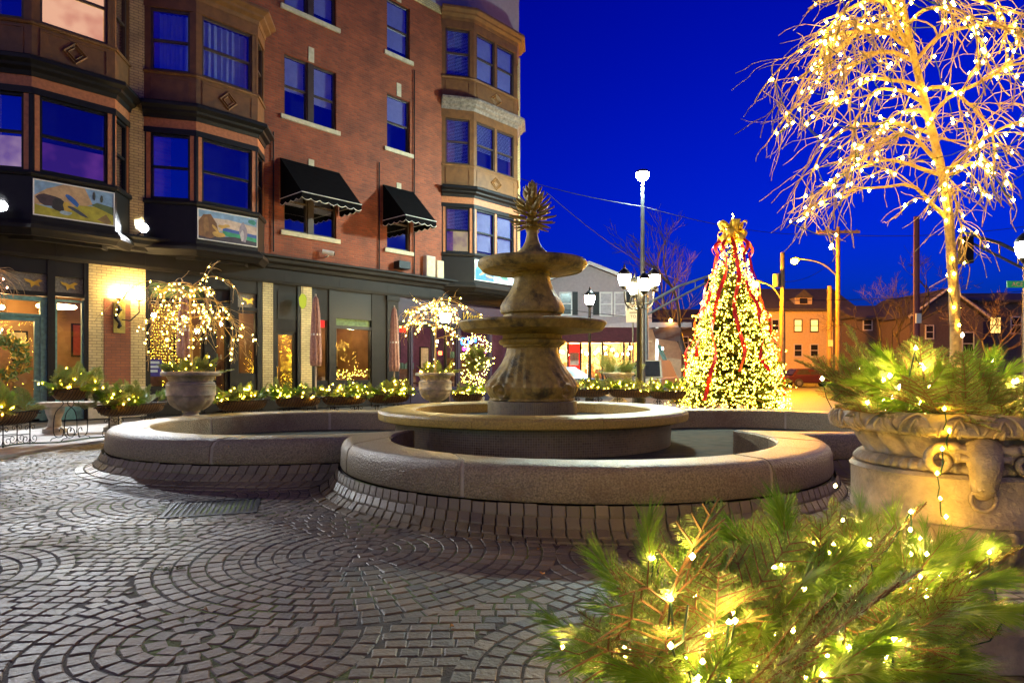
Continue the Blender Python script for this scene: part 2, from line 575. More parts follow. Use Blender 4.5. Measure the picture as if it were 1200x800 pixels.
# ------------------------------------------------------------------ fountain outline: four overlapping lobes
LOBES = [(.75, 7.45), (3.75, 9.95), (.30, 12.0), (-2.85, 9.5)]
LR = 2.6
def lobe_arc(i, d):
    c = Vector(LOBES[i]); r = LR + d
    def cut(j):
        e = Vector(LOBES[j]); v = e - c; D = v.length
        h = math.sqrt(max(1e-4, r * r - D * D / 4))
        mid = (c + e) / 2; pr = Vector((v.y, -v.x)) / D
        q = [mid + pr * h, mid - pr * h]
        oc = Vector((O.x, O.y))
        q = max(q, key=lambda k: (k - oc).length)
        return math.atan2(q.y - c.y, q.x - c.x)
    a0, a1 = cut((i - 1) % 4), cut((i + 1) % 4)
    while a1 < a0: a1 += 2 * PI
    return c, r, a0, a1
def lobe_pt(i, s, d):
    c, r, a0, a1 = lobe_arc(i, d)
    a = a0 + (a1 - a0) * s
    return Vector((c.x + r * math.cos(a), c.y + r * math.sin(a)))
def in_fountain(x, y, d):
    return any((x - cx) ** 2 + (y - cy) ** 2 < (LR + d) ** 2 for cx, cy in LOBES)

# ------------------------------------------------------------------ setts
rng = random.Random(3)
CIRC = [(-1.02, 4.38, 1.32), (1.05, 4.25, 1.25), (-1.45, 2.95, .86), (-3.0, 6.15, 1.15), (-3.55, 5.2, .75), (-5.0, 6.6, 1.0), (.55, 2.55, .8), (-3.6, 3.6, 1.0), (3.4, 5.2, 1.2), (-5.9, 8.2, 1.0)]
def circ_of(x, y):
    for k, (cx, cy, r) in enumerate(CIRC):
        if (x - cx) ** 2 + (y - cy) ** 2 < r * r: return k
    return -1
def seen(x, y):
    if y < 1.5: return False
    px = 600 + x / y * F
    return -520 < px < 1720
def free(x, y):
    if y > 7.5 and (x - O.x) ** 2 + (y - O.y) ** 2 > (PLAZA_R - .07) ** 2: return False
    if in_fountain(x, y, .33): return False
    if abs((x - DR[0]) * math.cos(DR[2]) + (y - DR[1]) * math.sin(DR[2])) < .40 and abs(-(x - DR[0]) * math.sin(DR[2]) + (y - DR[1]) * math.cos(DR[2])) < .36: return False
    return seen(x, y)
_d = gnd(250, 594)
DR = (_d.x, _d.y, R(18))
setts = []                                   # x, y, angle, half width, half length
for k, (cx, cy, r) in enumerate(CIRC):
    rr = r - .05
    j = 0
    while rr > .03:
        nn = max(3, int(2 * PI * rr / .104))
        off = rng.random()
        for i in range(nn):
            a = 2 * PI * (i + off) / nn
            x, y = cx + rr * math.cos(a), cy + rr * math.sin(a)
            if circ_of(x, y) != k or not free(x, y): continue
            setts.append((x, y, a + PI / 2, min(.07, PI * rr / nn) - .005, .0430))
        rr -= .096
        j += 1
row = 0
y = 1.5
while y < 17.2:
    x = -9 + rng.random() * .12
    while x < 9:
        ln = rng.uniform(.086, .118)
        xx = x + ln / 2
        yy = y + .045 * math.sin(xx * 1.7 + y * .6)
        if free(xx, yy) and circ_of(xx, yy) < 0:
            near = min((math.hypot(xx - cx, yy - cy) - r for cx, cy, r in CIRC))
            if near > -.012:
                setts.append((xx, yy, .045 * 1.7 * math.cos(xx * 1.7 + y * .6), ln / 2 - .0045, .0405))
        x += ln
    y += .090
    row += 1
occ = np.zeros((480, 760), bool)              # 15 mm cells over x -6.5..4.9, y 1.8..9
def cells(x, y, a, hw, hl):
    ca, sa = math.cos(a), math.sin(a); out = []
    nu, nv = max(2, int(hw / .006)), max(2, int(hl / .006))
    for i in range(nu + 1):
        for j in range(nv + 1):
            u, v = -hw + 2 * hw * i / nu, -hl + 2 * hl * j / nv
            q = (int((y + u * sa + v * ca - 1.8) / .015), int((x + u * ca - v * sa + 6.5) / .015))
            if 0 <= q[0] < 480 and 0 <= q[1] < 760: out.append(q)
    return out
for t in setts:
    if 1.8 < t[1] < 9 and -6.5 < t[0] < 4.9:
        for q in cells(*t): occ[q] = True
for hs in (.042, .030, .021):
    k = int(2 * hs / .015) + 1
    for i in range(0, 480 - k, 1):
        for j in range(0, 760 - k, 1):
            if occ[i, j] or occ[i:i + k, j:j + k].any(): continue
            x, y = -6.5 + (j + k / 2) * .015, 1.8 + (i + k / 2) * .015
            if not free(x, y): continue
            setts.append((x, y, 0.0, hs - .002, hs - .002)); occ[i:i + k, j:j + k] = True
T_V = np.array([(-1, -1, 0), (1, -1, 0), (1, 1, 0), (-1, 1, 0)], float)
def sett_verts(x, y, a, hw, hl, r):
    ca, sa = math.cos(a), math.sin(a)
    z = r.uniform(-.003, .002)
    tx, ty = r.uniform(-.014, .014), r.uniform(-.014, .014)
    jit = [(r.uniform(-.004, .004), r.uniform(-.004, .004)) for _ in range(4)]
    out = []
    for (ins, dz) in ((-.001, -.03), (0.0, -.005), (.006, 0.0)):
        for k, (sx, sy, _) in enumerate(T_V):
            u = sx * (hw - ins) + jit[k][0]
            v = sy * (hl - ins) + jit[k][1]
            out.append((x + u * ca - v * sa, y + u * sa + v * ca, z + dz + u * tx + v * ty))
    return out
SF = [(0, 1, 5, 4), (1, 2, 6, 5), (2, 3, 7, 6), (3, 0, 4, 7), (4, 5, 9, 8), (5, 6, 10, 9), (6, 7, 11, 10), (7, 4, 8, 11), (8, 9, 10, 11)]
def visible_near(s):
    px = 600 + s[0] / s[1] * F; py = HOR + F * HC / s[1]
    return -10 < px < 1000 and py < 806 and not (px > 640 + max(0, 800 - py) * 1.2 and py > 690)
setts.sort(key=lambda s: s[1])
near = [s for s in setts if visible_near(s) and s[3] > .036][:300]
nearset = set(near)
sr = random.Random(11)
protos = []
for k in range(12):
    protos.append([None, None])
variants = []
for k in range(14):
    m = MB().add(sett_verts(0, 0, 0, .5, .5, sr), [])
    # unit sett of 10 by 9.2 cm, scaled a little per copy
    m = MB().add(sett_verts(0, 0, 0, .047, .0415, sr), SF)
    me = bpy.data.meshes.new('sett'); me.from_pydata(m.v, [], m.f); me.materials.append(M['sett'])
    variants.append(me)
for s in near:
    o = link('sett', sr.choice(variants), plaza, (s[0], s[1], 0))
    o.rotation_euler = (0, 0, s[2])
    o.scale = (s[3] / .047, s[4] / .0415, 1)
rest = MB()
for s in setts:
    if s not in nearset: rest.add(sett_verts(*s, sr), SF)
o = rest.build('sett_field', M['sett'], plaza, kind='stuff')
print('setts', len(setts))

# drain grate let into the setts
dg = thing('drain_grate', 'rectangular iron drain grate with parallel bars sunk in the setts', 'drain', (DR[0], DR[1], 0), DR[2])
m = MB()
for (a, b, c, d) in ((-.38, .38, -.34, -.30), (-.38, .38, .30, .34), (-.38, -.34, -.30, .30), (.34, .38, -.30, .30)): m.box(a, b, c, d, -.03, .002)
m.build('frame', M['iron'], dg)
for k in range(15):
    x = -.315 + k * .045
    MB().box(x - .011, x + .011, -.30, .30, -.03, -.001).build('bar', M['iron'], dg)
MB().box(-.34, .34, -.30, .30, -.06, -.05).build('sump', M['soil'], dg)

# fallen leaves and needles on the paving
lr_ = random.Random(77)
M['deadleaf'] = mat('dead_leaf', (.42, .20, .03), .7, var=.4, vs=30, rnd=.5)
M['sprig'] = mat('fallen_sprig', (.07, .10, .02), .8, rnd=.4)
for px, py in ((632, 643), (636, 672), (356, 690), (240, 715), (530, 735)):
    g_ = gnd(px, py); sc_ = lr_.uniform(.016, .028); a = lr_.uniform(0, 6.3)
    m = MB(); vs = []
    for k in range(9):
        t = 2 * PI * k / 9; rr_ = sc_ * (1 + .35 * math.cos(3 * t)) * (.6 + .4 * abs(math.cos(t / 2)))
        vs.append((rr_ * math.cos(t + a), rr_ * math.sin(t + a), .006 + .006 * math.sin(2 * t)))
    m.add(vs + [(0, 0, .004)], [(k, (k + 1) % 9, 9) for k in range(9)])
    o = m.build('fallen_leaf', M['deadleaf'], None); o.location = (g_.x, g_.y, .002)
    tag(o, 'small dry orange leaf lying on the setts', 'leaf', 'dry leaves on the paving')
g_ = gnd(196, 667); m = MB()
for k in range(26):
    a = lr_.uniform(0, 6.3); q = Vector((lr_.uniform(-.07, .07), lr_.uniform(-.03, .03), .006)); L_ = lr_.uniform(.03, .08)
    m.tube([q, q + Vector((math.cos(a) * L_, math.sin(a) * L_ * .5, lr_.uniform(0, .012)))], .0018, 3)
o = m.build('fallen_twig', M['sprig'], None); o.location = g_; tag(o, 'small fallen fir twig lying on the setts near the drain', 'twig')

# ------------------------------------------------------------------ fountain
ft = thing('fountain', 'tiered stone fountain with pineapple finial in a lobed granite basin', 'fountain', (0, 0, 0))
# kerb wall stones: profile (offset from outline, height); closed loop
WALL = [(-.50, .14), (-.50, .455), (-.48, .478), (-.10, .492), (-.045, .480), (-.008, .450), (.012, .405), (.022, .24), (.010, .215), (-.06, .20)]
def sweep(i, s0, s1, prof, name, m, parent, steps=10, shrink=0.0):
    mb = MB()
    rows = []
    for k in range(steps + 1):
        s = s0 + (s1 - s0) * k / steps
        rows.append([(*lobe_pt(i, s, d - shrink if d > -.25 else d + shrink), z - (shrink if z > .3 else 0)) for d, z in prof])
    nP = len(prof)
    for r_ in rows: mb.v.extend([tuple(q) for q in r_])
    for k in range(steps):
        for j in range(nP):
            j2 = (j + 1) % nP
            mb.f.append((k * nP + j, k * nP + j2, (k + 1) * nP + j2, (k + 1) * nP + j))
    mb.f.append(tuple(range(nP)))
    mb.f.append(tuple(reversed([steps * nP + j for j in range(nP)])))
    mb.f = [tuple(reversed(q)) for q in mb.f]
    return smooth_angle(mb.build(name, m, parent), 35)
JOINTS = {0: [0, .11, .33, .66, .89, 1], 1: [0, .12, .4, .7, 1], 2: [0, .3, .55, .78, 1], 3: [0, .17, .38, .60, .86, 1]}
for i in range(4):
    js = JOINTS[i]
    for a, b in zip(js[:-1], js[1:]):
        g_ = .0024
        sweep(i, a + (g_ if a > 0 else 0), b - (g_ if b < 1 else 0), WALL, 'kerb_stone', M['granite'], ft)
    sweep(i, 0, 1, WALL, 'mortar_bed', M['mortar'], ft, 40, .006)
# skirt: courses of setts leaning up against the wall
for i in range(4):
    c, r, a0, a1 = lobe_arc(i, .1)
    if i == 2: continue
    arc = (a1 - a0) * r
    sk = MB()
    for (d0, z0, d1, z1) in ((.325, -.002, .232, .008), (.222, .012, .142, .05), (.134, .058, .084, .122), (.076, .132, .046, .205)):
        cnt = int(arc / .105)
        off = sr.random() * .5
        for k in range(cnt):
            s0, s1 = min(.999, (k + off + .05) / cnt), min(1, (k + off + .95) / cnt)
            j = sr.uniform(-.006, .006)
            q = []
            for (dd, zz, sa, sb) in ((d0, z0, s0, s1), (d1, z1, s0, s1)):
                q.append((lobe_pt(i, sa, dd), zz)); q.append((lobe_pt(i, sb, dd), zz))
            vs = []
            cxm = sum((p[0].x for p in q)) / 4; cym = sum((p[0].y for p in q)) / 4; czm = sum(p[1] for p in q) / 4
            for (p_, z_) in (q[0], q[1], q[3], q[2]):
                vs.append((p_.x, p_.y, z_ - .05))
            for (p_, z_) in (q[0], q[1], q[3], q[2]):
                vs.append((p_.x, p_.y, z_ + j))
            for (p_, z_) in (q[0], q[1], q[3], q[2]):
                vs.append((p_.x * .9 + cxm * .1, p_.y * .9 + cym * .1, z_ * .9 + czm * .1 + .007 + j))
            sk.add(vs, SF)
    sk.build('skirt_course', M['skirt'], ft, kind='stuff')
    sb = MB()
    n = 48
    for k in range(n + 1):
        for (dd, zz) in ((.35, -.012), (.2, -.004), (.11, .05), (.06, .115), (.01, .2)):
            p_ = lobe_pt(i, k / n, dd); sb.v.append((p_.x, p_.y, zz))
    for k in range(n):
        for j in range(4): sb.f.append((k * 5 + j, (k + 1) * 5 + j, (k + 1) * 5 + j + 1, k * 5 + j + 1))
    sb.build('skirt_bed', M['joint'], ft)
# basin floor and water, inner mosaic wall
m = MB()
pts = []
for i in range(4):
    for k in range(24): p_ = lobe_pt(i, k / 24, -.48); pts.append((p_.x, p_.y, .17))
m.poly(pts)
m.build('pool_floor', M['poolfloor'], ft)

# middle basin
def sector_ring(prof, a0, a1, n, mb):
    nP = len(prof); o = len(mb.v)
    for k in range(n + 1):
        a = a0 + (a1 - a0) * k / n
        for r_, z_ in prof: mb.v.append((O.x + r_ * math.cos(a), O.y + r_ * math.sin(a), z_))
    for k in range(n):
        for j in range(nP):
            j2 = (j + 1) % nP
            mb.f.append((o + k * nP + j, o + (k + 1) * nP + j, o + (k + 1) * nP + j2, o + k * nP + j2))
    mb.f.append(tuple(reversed(range(o, o + nP))))
    mb.f.append(tuple(range(o + n * nP, o + n * nP + nP)))
RIM = [(1.72, .44), (2.19, .515), (2.225, .53), (2.24, .56), (2.24, .625), (2.215, .652), (2.17, .662), (1.75, .662), (1.72, .645)]
RIM = [(1.72, .40), (2.0, .50), (2.20, .515), (2.235, .53), (2.245, .56), (2.245, .62), (2.22, .652), (2.17, .664), (1.76, .664), (1.72, .645)]
for k in range(9):
    mb = MB(); a = R(10) + k * 2 * PI / 9
    sector_ring(RIM, a + .0012, a + 2 * PI / 9 - .0012, 10, mb)
    smooth_angle(mb.build('basin_rim_stone', M['ringstone'], ft), 35)
mb = MB().lathe([(2.0, .12), (2.0, .51)], 96, (O.x, O.y, 0)); mb.f = mb.f[:96]
mb.build('drum_wall', M['grout'], ft)
mb = MB().lathe([(1.74, .66 - .03), (1.74, .3)], 96, (O.x, O.y, 0)); mb.f = mb.f[:96]
mb.build('inner_wall', M['ringstone'], ft)
MB().poly([(O.x + 1.75 * math.cos(2 * PI * k / 64), O.y + 1.75 * math.sin(2 * PI * k / 64), .50) for k in range(64)]).build('basin_floor', M['poolfloor'], ft)
def mosaic(rad, z0, z1, size, name, a0=0, a1=2 * PI, rel=.003):
    mb = MB(); nz = max(1, int((z1 - z0) / size)); na = int(rad * (a1 - a0) / size)
    for j in range(nz):
        for k in range(na):
            t0 = a0 + (a1 - a0) * (k + .07) / na; t1 = a0 + (a1 - a0) * (k + .93) / na
            zz0 = z0 + (z1 - z0) * (j + .07) / nz; zz1 = z0 + (z1 - z0) * (j + .93) / nz
            r_ = rad + rel
            mb.add([(O.x + r_ * math.cos(t), O.y + r_ * math.sin(t), z_) for t, z_ in ((t0, zz0), (t1, zz0), (t1, zz1), (t0, zz1))], [(0, 1, 2, 3)])
    return mb.build(name, M['mosaic'], ft, kind='stuff')
mosaic(2.0, .17, .505, .030, 'drum_mosaic', R(170), R(370))
mb = MB().lathe([(.66, .45), (.66, .765), (.60, .77)], 64, (O.x, O.y, 0)); mb.build('pedestal_drum', M['grout'], ft)
mosaic(.66, .50, .765, .026, 'pedestal_mosaic', R(150), R(390))
# carved baluster
def carve(r, z, a):
    k = max(0, 1 - abs(z - 1.02) / .30)
    sc = math.sin(4 * a)                      # four acanthus ribs
    fl = math.sin(28 * a + 6 * z) * .5 + .5
    v = r * (1 + .05 * k * sc + .030 * fl * (0.35 + k) )
    ph = ((a * 4 / (2 * PI)) % 1.0 - .5) * 2 * PI / 4 * .6
    dd = math.hypot(ph, z - .92)
    v += .034 * math.cos(dd * 60) * math.exp(-(dd / .17) ** 2)
    return v
prof = [(.58, .77), (.63, .78), (.625, .80)]
for k in range(46):
    t = k / 45
    z_ = .80 + t * .76
    if t < .22: r_ = .60 + .065 * math.sin(t / .22 * PI / 2)
    else:
        u = (t - .22) / .78
        r_ = .675 - .30 * (u * u * (3 - 2 * u)) ** .68
    prof.append((r_, z_))
mb = MB().lathe(prof, 168, (O.x, O.y, 0), fn=carve)
mb.build('carved_baluster', M['fstone'], ft, smooth=True)
smooth_angle(MB().lathe([(.40, 1.555), (.43, 1.56), (.435, 1.58), (.48, 1.60), (.495, 1.625), (.495, 1.655), (.46, 1.672), (.44, 1.68), (.44, 1.80), (.5, 1.81)], 72, (O.x, O.y, 0)).build('baluster_cap', M['fstone'], ft), 40)
smooth_angle(MB().lathe([(.44, 1.74), (.75, 1.77), (.98, 1.80), (1.03, 1.795), (1.10, 1.90), (1.09, 1.925), (1.04, 1.935), (.95, 1.925), (.5, 1.87), (.3, 1.87)], 96, (O.x, O.y, 0)).build('lower_bowl', M['fstone'], ft), 40)
def oct_(r, z, a):
    return r * (1 + .02 * math.cos(8 * a))
smooth_angle(MB().lathe([(.43, 1.86), (.43, 2.02), (.41, 2.04), (.455, 2.06), (.47, 2.11), (.462, 2.17), (.42, 2.25), (.36, 2.33), (.31, 2.42), (.278, 2.50), (.265, 2.56), (.265, 2.60), (.285, 2.61), (.285, 2.65), (.30, 2.72)], 72, (O.x, O.y, 0), fn=oct_).build('vase_stem', M['fstone'], ft), 40)
smooth_angle(MB().lathe([(.28, 2.66), (.42, 2.64), (.60, 2.67), (.72, 2.69), (.735, 2.68), (.81, 2.76), (.815, 2.80), (.79, 2.835), (.74, 2.84), (.66, 2.82), (.3, 2.78), (.1, 2.78)], 96, (O.x, O.y, 0)).build('upper_bowl', M['fstone'], ft), 40)
smooth_angle(MB().lathe([(.24, 2.78), (.235, 2.90), (.215, 2.93), (.21, 2.98), (.15, 3.04), (.105, 3.12), (.082, 3.22), (.08, 3.28), (.10, 3.30), (.11, 3.33), (.09, 3.36), (.05, 3.8)], 48, (O.x, O.y, 0)).build('finial_stem', M['fstone'], ft), 40)
leafm = MB()
for u in range(7):
    t = u / 6
    wd = .068 * math.sin(PI * min(1, .18 + t * .82) ** 1.2) + .004
    xx = t * .24; zz = .09 * t + .07 * t * t
    leafm.v += [(xx, -wd, zz + .012), (xx, 0, zz - .012), (xx, wd, zz + .012), (xx, 0, zz + .022)]
for u in range(6):
    for k in range(4): leafm.f.append((u * 4 + k, u * 4 + (k + 1) % 4, u * 4 + 4 + (k + 1) % 4, u * 4 + 4 + k))
leafm.f += [(3, 2, 1, 0), (24, 25, 26, 27)]
lme = bpy.data.meshes.new('pineapple_leaf'); lme.from_pydata(leafm.v, [], leafm.f); lme.materials.append(M['fstone'])
lme.polygons.foreach_set('use_smooth', [True] * len(lme.polygons))
for (z_, cnt, sc, tilt, r0) in ((3.35, 9, .66, 48, .09), (3.41, 10, .82, 38, .10), (3.48, 10, .90, 28, .10), (3.55, 10, .88, 16, .095), (3.62, 9, .82, 4, .085), (3.69, 8, .75, -10, .07), (3.76, 7, .68, -26, .055), (3.82, 6, .62, -44, .035), (3.87, 5, .58, -62, .02)):
    for k in range(cnt):
        o = link('pineapple_leaf', lme, ft)
        a = 2 * PI * (k + sr.random() * .35 + (z_ * 7 % 1)) / cnt
        o.location = (O.x + r0 * math.cos(a), O.y + r0 * math.sin(a), z_)
        o.rotation_euler = (0, R(tilt + sr.uniform(-6, 6)), a)
        o.scale = (sc, sc, sc)

# ------------------------------------------------------------------ the brick apartment building
AX, AY = .6698, .7425                        # direction of its front, seen from above
P0 = Vector((-11.4, 15.8))
def tpx(px, p=0.0):
    k = (px - 600) / F
    ox, oy = P0.x + AY * p, P0.y - AX * p
    return (k * oy - ox) / (AX - AY * k)
def zpx(px, py, p=0.0):
    t = tpx(px, p)
    Y = P0.y - AX * p + AY * t
    return HC + (HOR - py) * Y / F
bld = thing('apartment_building', 'red brick apartment building with bay windows above dark shopfronts', 'building', (P0.x, P0.y, 0), math.atan2(AY, AX))
F0 = ((0, 0), (1, 0), (0, -1))
def frame(A, B):
    d = Vector((B[0] - A[0], B[1] - A[1])); L = d.length; d /= L
    return (A, (d.x, d.y), (d.y, -d.x)), L
def holed(fr, s0, s1, z0, z1, holes, depth, name, m, parent, out=0.0):
    mb = MB()
    xs = sorted({s0, s1, *[h[0] for h in holes], *[h[1] for h in holes]})
    zs = sorted({z0, z1, *[h[2] for h in holes], *[h[3] for h in holes]})
    for a, b in zip(xs[:-1], xs[1:]):
        for c, d in zip(zs[:-1], zs[1:]):
            mx, mz = (a + b) / 2, (c + d) / 2
            if any(h[0] < mx < h[1] and h[2] < mz < h[3] for h in holes): continue
            mb.fq(fr, a, b, out, c, d)
    (ox, oy), (dx, dy), (nx, ny) = fr
    def p(s, o_, z): return (ox + dx * s + nx * o_, oy + dy * s + ny * o_, z)
    for (a, b, c, d) in holes:
        for q in (((a, c), (a, d)), ((b, d), (b, c)), ((a, d), (b, d)), ((b, c), (a, c))):
            (u, v), (u2, v2) = q
            mb.add([p(u, out, v), p(u2, out, v2), p(u2, out - depth, v2), p(u, out - depth, v)], [(0, 1, 2, 3)])
    return mb.build(name, m, parent)
def window(fr, s0, s1, z0, z1, parent, fm, o=-.08, blind=None, slats=False, curtain=False, gm='glass', fw=.055):
    mb = MB()
    zm = (z0 + z1) / 2
    mb.fb(fr, s0, s0 + fw, o - .05, o + .05, z0, z1)
    mb.fb(fr, s1 - fw, s1, o - .05, o + .05, z0, z1)
    mb.fb(fr, s0 + fw, s1 - fw, o - .05, o + .05, z0, z0 + fw * 1.2)
    mb.fb(fr, s0 + fw, s1 - fw, o - .05, o + .05, z1 - fw, z1)
    mb.fb(fr, s0 + fw, s1 - fw, o - .035, o + .03, zm - .03, zm + .03)
    wd = mb.build('window', fm, parent)
    MB().fq(fr, s0 + fw, s1 - fw, o + .004, zm + .03, z1 - fw).build('pane', M[gm], wd)
    MB().fq(fr, s0 + fw, s1 - fw, o - .02, z0 + fw, zm - .03).build('pane', M[gm], wd)
    if blind:
        zb = z1 - (z1 - z0) * blind
        b = MB()
        if slats:
            z = z1 - .06
            while z > zb:
                b.fb(fr, s0 + fw, s1 - fw, o - .115, o - .085, z - .008, z); z -= .055
        elif curtain:
            nn = 26; vs = []; (ox, oy), (dx, dy), (nx, ny) = fr
            for k in range(nn + 1):
                s = s0 + fw + (s1 - s0 - 2 * fw) * k / nn; oo = o - .14 + .03 * math.sin(k * 1.9) + .012 * math.sin(k * 3.1)
                vs += [(ox + dx * s + nx * oo, oy + dy * s + ny * oo, zb), (ox + dx * s + nx * oo, oy + dy * s + ny * oo, z1 - .05)]
            b.add(vs, [(2 * k, 2 * k + 2, 2 * k + 3, 2 * k + 1) for k in range(nn)])
        else:
            b.fb(fr, s0 + fw, s1 - fw, o - .11, o - .10, zb, z1 - .05)
        b.build('curtain' if curtain else 'blind', M['curtain'] if (slats or curtain) else M['blind'], wd)
    return wd

# upper wall: two columns of windows, three storeys in view
DW = (tpx(333), tpx(394)); SW = (tpx(453.5), tpx(480.5))
SILLS = (5.62, 9.25, 12.70); WH = 1.95
holes = []
for z in SILLS:
    holes += [(DW[0], DW[1], z, z + WH), (SW[0], SW[1], z, z + WH)]
# bays: openings where they meet the wall are covered by the bays themselves
holed(F0, -7.0, 1.95, 4.3, 18.0, [], .3, 'brick_wall', M['ybrick'], bld)
holed(F0, 1.95, 2.30, 4.3, 18.0, [], .3, 'yellow_brick_strip', M['ybrick'], bld, .004)
holed(F0, 2.30, 17.45, 4.3, 15.05, holes, .22, 'brick_wall', M['brick'], bld)
MB().fb(F0, 2.3, 12.9, -.1, .05, 15.05, 15.35).build('beige_frieze', M['ybrick'], bld)
MB().fb(F0, 2.3, 17.45, -.1, 0, 15.35, 18.0).build('parapet', M['siding'], bld)
MB().fb(F0, 17.30, 17.52, -.5, .03, 4.3, 15.0).build('corner_quoin', M['ybrick'], bld)
MB().fb(F0, -7, 17.4, -9.0, -.55, 4.4, 17.5).build('inner_wall', M['dark'], bld)
bl = {(0, 0): .55, (0, 1): .6, (1, 0): .55, (1, 1): .62, (2, 0): .9, (2, 1): .85}
for r_, z in enumerate(SILLS):
    c = (DW[0] + DW[1]) / 2
    MB().fb(F0, c - .09, c + .09, -.20, -.03, z, z + WH).build('mullion', M['frame'], bld)
    window(F0, DW[0], c - .09, z, z + WH, bld, M['frame'], -.12, bl[(r_, 0)])
    window(F0, c + .09, DW[1], z, z + WH, bld, M['frame'], -.12, bl[(r_, 1)])
    window(F0, SW[0], SW[1], z, z + WH, bld, M['frame'], -.12, (.4, .45, .85)[r_])
    for (a, b) in (DW, SW):
        MB().fb(F0, a - .13, b + .13, -.2, .07, z - .14, z).build('sill', M['sillstone'], bld)
        q = (a + b) / 2
        MB().fb(F0, q - .10, q + .10, -.05, .025, z + WH + .03, z + WH + .50).build('keystone', M['sillstone'], bld)
for px, z0, z1 in ((443.5, 4.8, 8.6), (484.5, 4.8, 12.4), (319.5, 4.9, 8.6)):
    t = tpx(px)
    MB().tube([(t, -.05, z0), (t, -.05, z1)], .022, 6).build('drain_pipe', M['black'], bld)

def offset_path(pts, o):
    out = []
    for i, p in enumerate(pts):
        ns = []
        if i > 0:
            d = (Vector(p) - Vector(pts[i - 1])).normalized(); ns.append(Vector((d.y, -d.x)))
        if i < len(pts) - 1:
            d = (Vector(pts[i + 1]) - Vector(p)).normalized(); ns.append(Vector((d.y, -d.x)))
        if len(ns) == 2:
            b = (ns[0] + ns[1]).normalized(); b = b / max(.3, b.dot(ns[0]))
        else: b = ns[0]
        out.append(Vector(p) + b * o)
    return out
def band(path, prof, name, m, parent, smooth=False):
    """prof: closed list of (offset, z) swept along the bay's plan"""
    mb = MB(); nP = len(prof); rows = [offset_path(path, o) for o, z in prof]
    for i in range(len(path)):
        for j, (o, z) in enumerate(prof): mb.v.append((rows[j][i].x, rows[j][i].y, z))
    for i in range(len(path) - 1):
        for j in range(nP):
            j2 = (j + 1) % nP
            mb.f.append((i * nP + j, i * nP + j2, (i + 1) * nP + j2, (i + 1) * nP + j))
    mb.f.append(tuple(reversed(range(nP)))); mb.f.append(tuple((len(path) - 1) * nP + j for j in range(nP)))
    mb.f = [tuple(reversed(q)) for q in mb.f]
    return mb.build(name, m, parent)
def rect(o0, o1, z0, z1): return [(o0, z0), (o1, z0), (o1, z1), (o0, z1)]
def cornice(z0, z1, out):
    h = z1 - z0
    return [(-.1, z0), (.03, z0), (.06, z0 + .25 * h), (out * .55, z0 + .4 * h), (out * .6, z0 + .55 * h), (out, z0 + .72 * h), (out, z0 + .92 * h), (out * .9, z1), (-.1, z1)]
def diamond(fr, sc, zc, h, wd_, parent, m, o=.012, th=.03):
    (ox, oy), (dx, dy), (nx, ny) = fr
    def p(s, z, oo): return Vector((ox + dx * s + nx * oo, oy + dy * s + ny * oo, z))
    mb = MB()
    for k in (1.0, .62):
        P = [(sc - wd_ * k, zc), (sc, zc - h * k), (sc + wd_ * k, zc), (sc, zc + h * k)]
        for a, b in zip(P, P[1:] + P[:1]):
            mb.tube([p(*a, o), p(*b, o)], th * (.8 if k < 1 else 1), 4)
    return mb.build('diamond_moulding', m, parent)
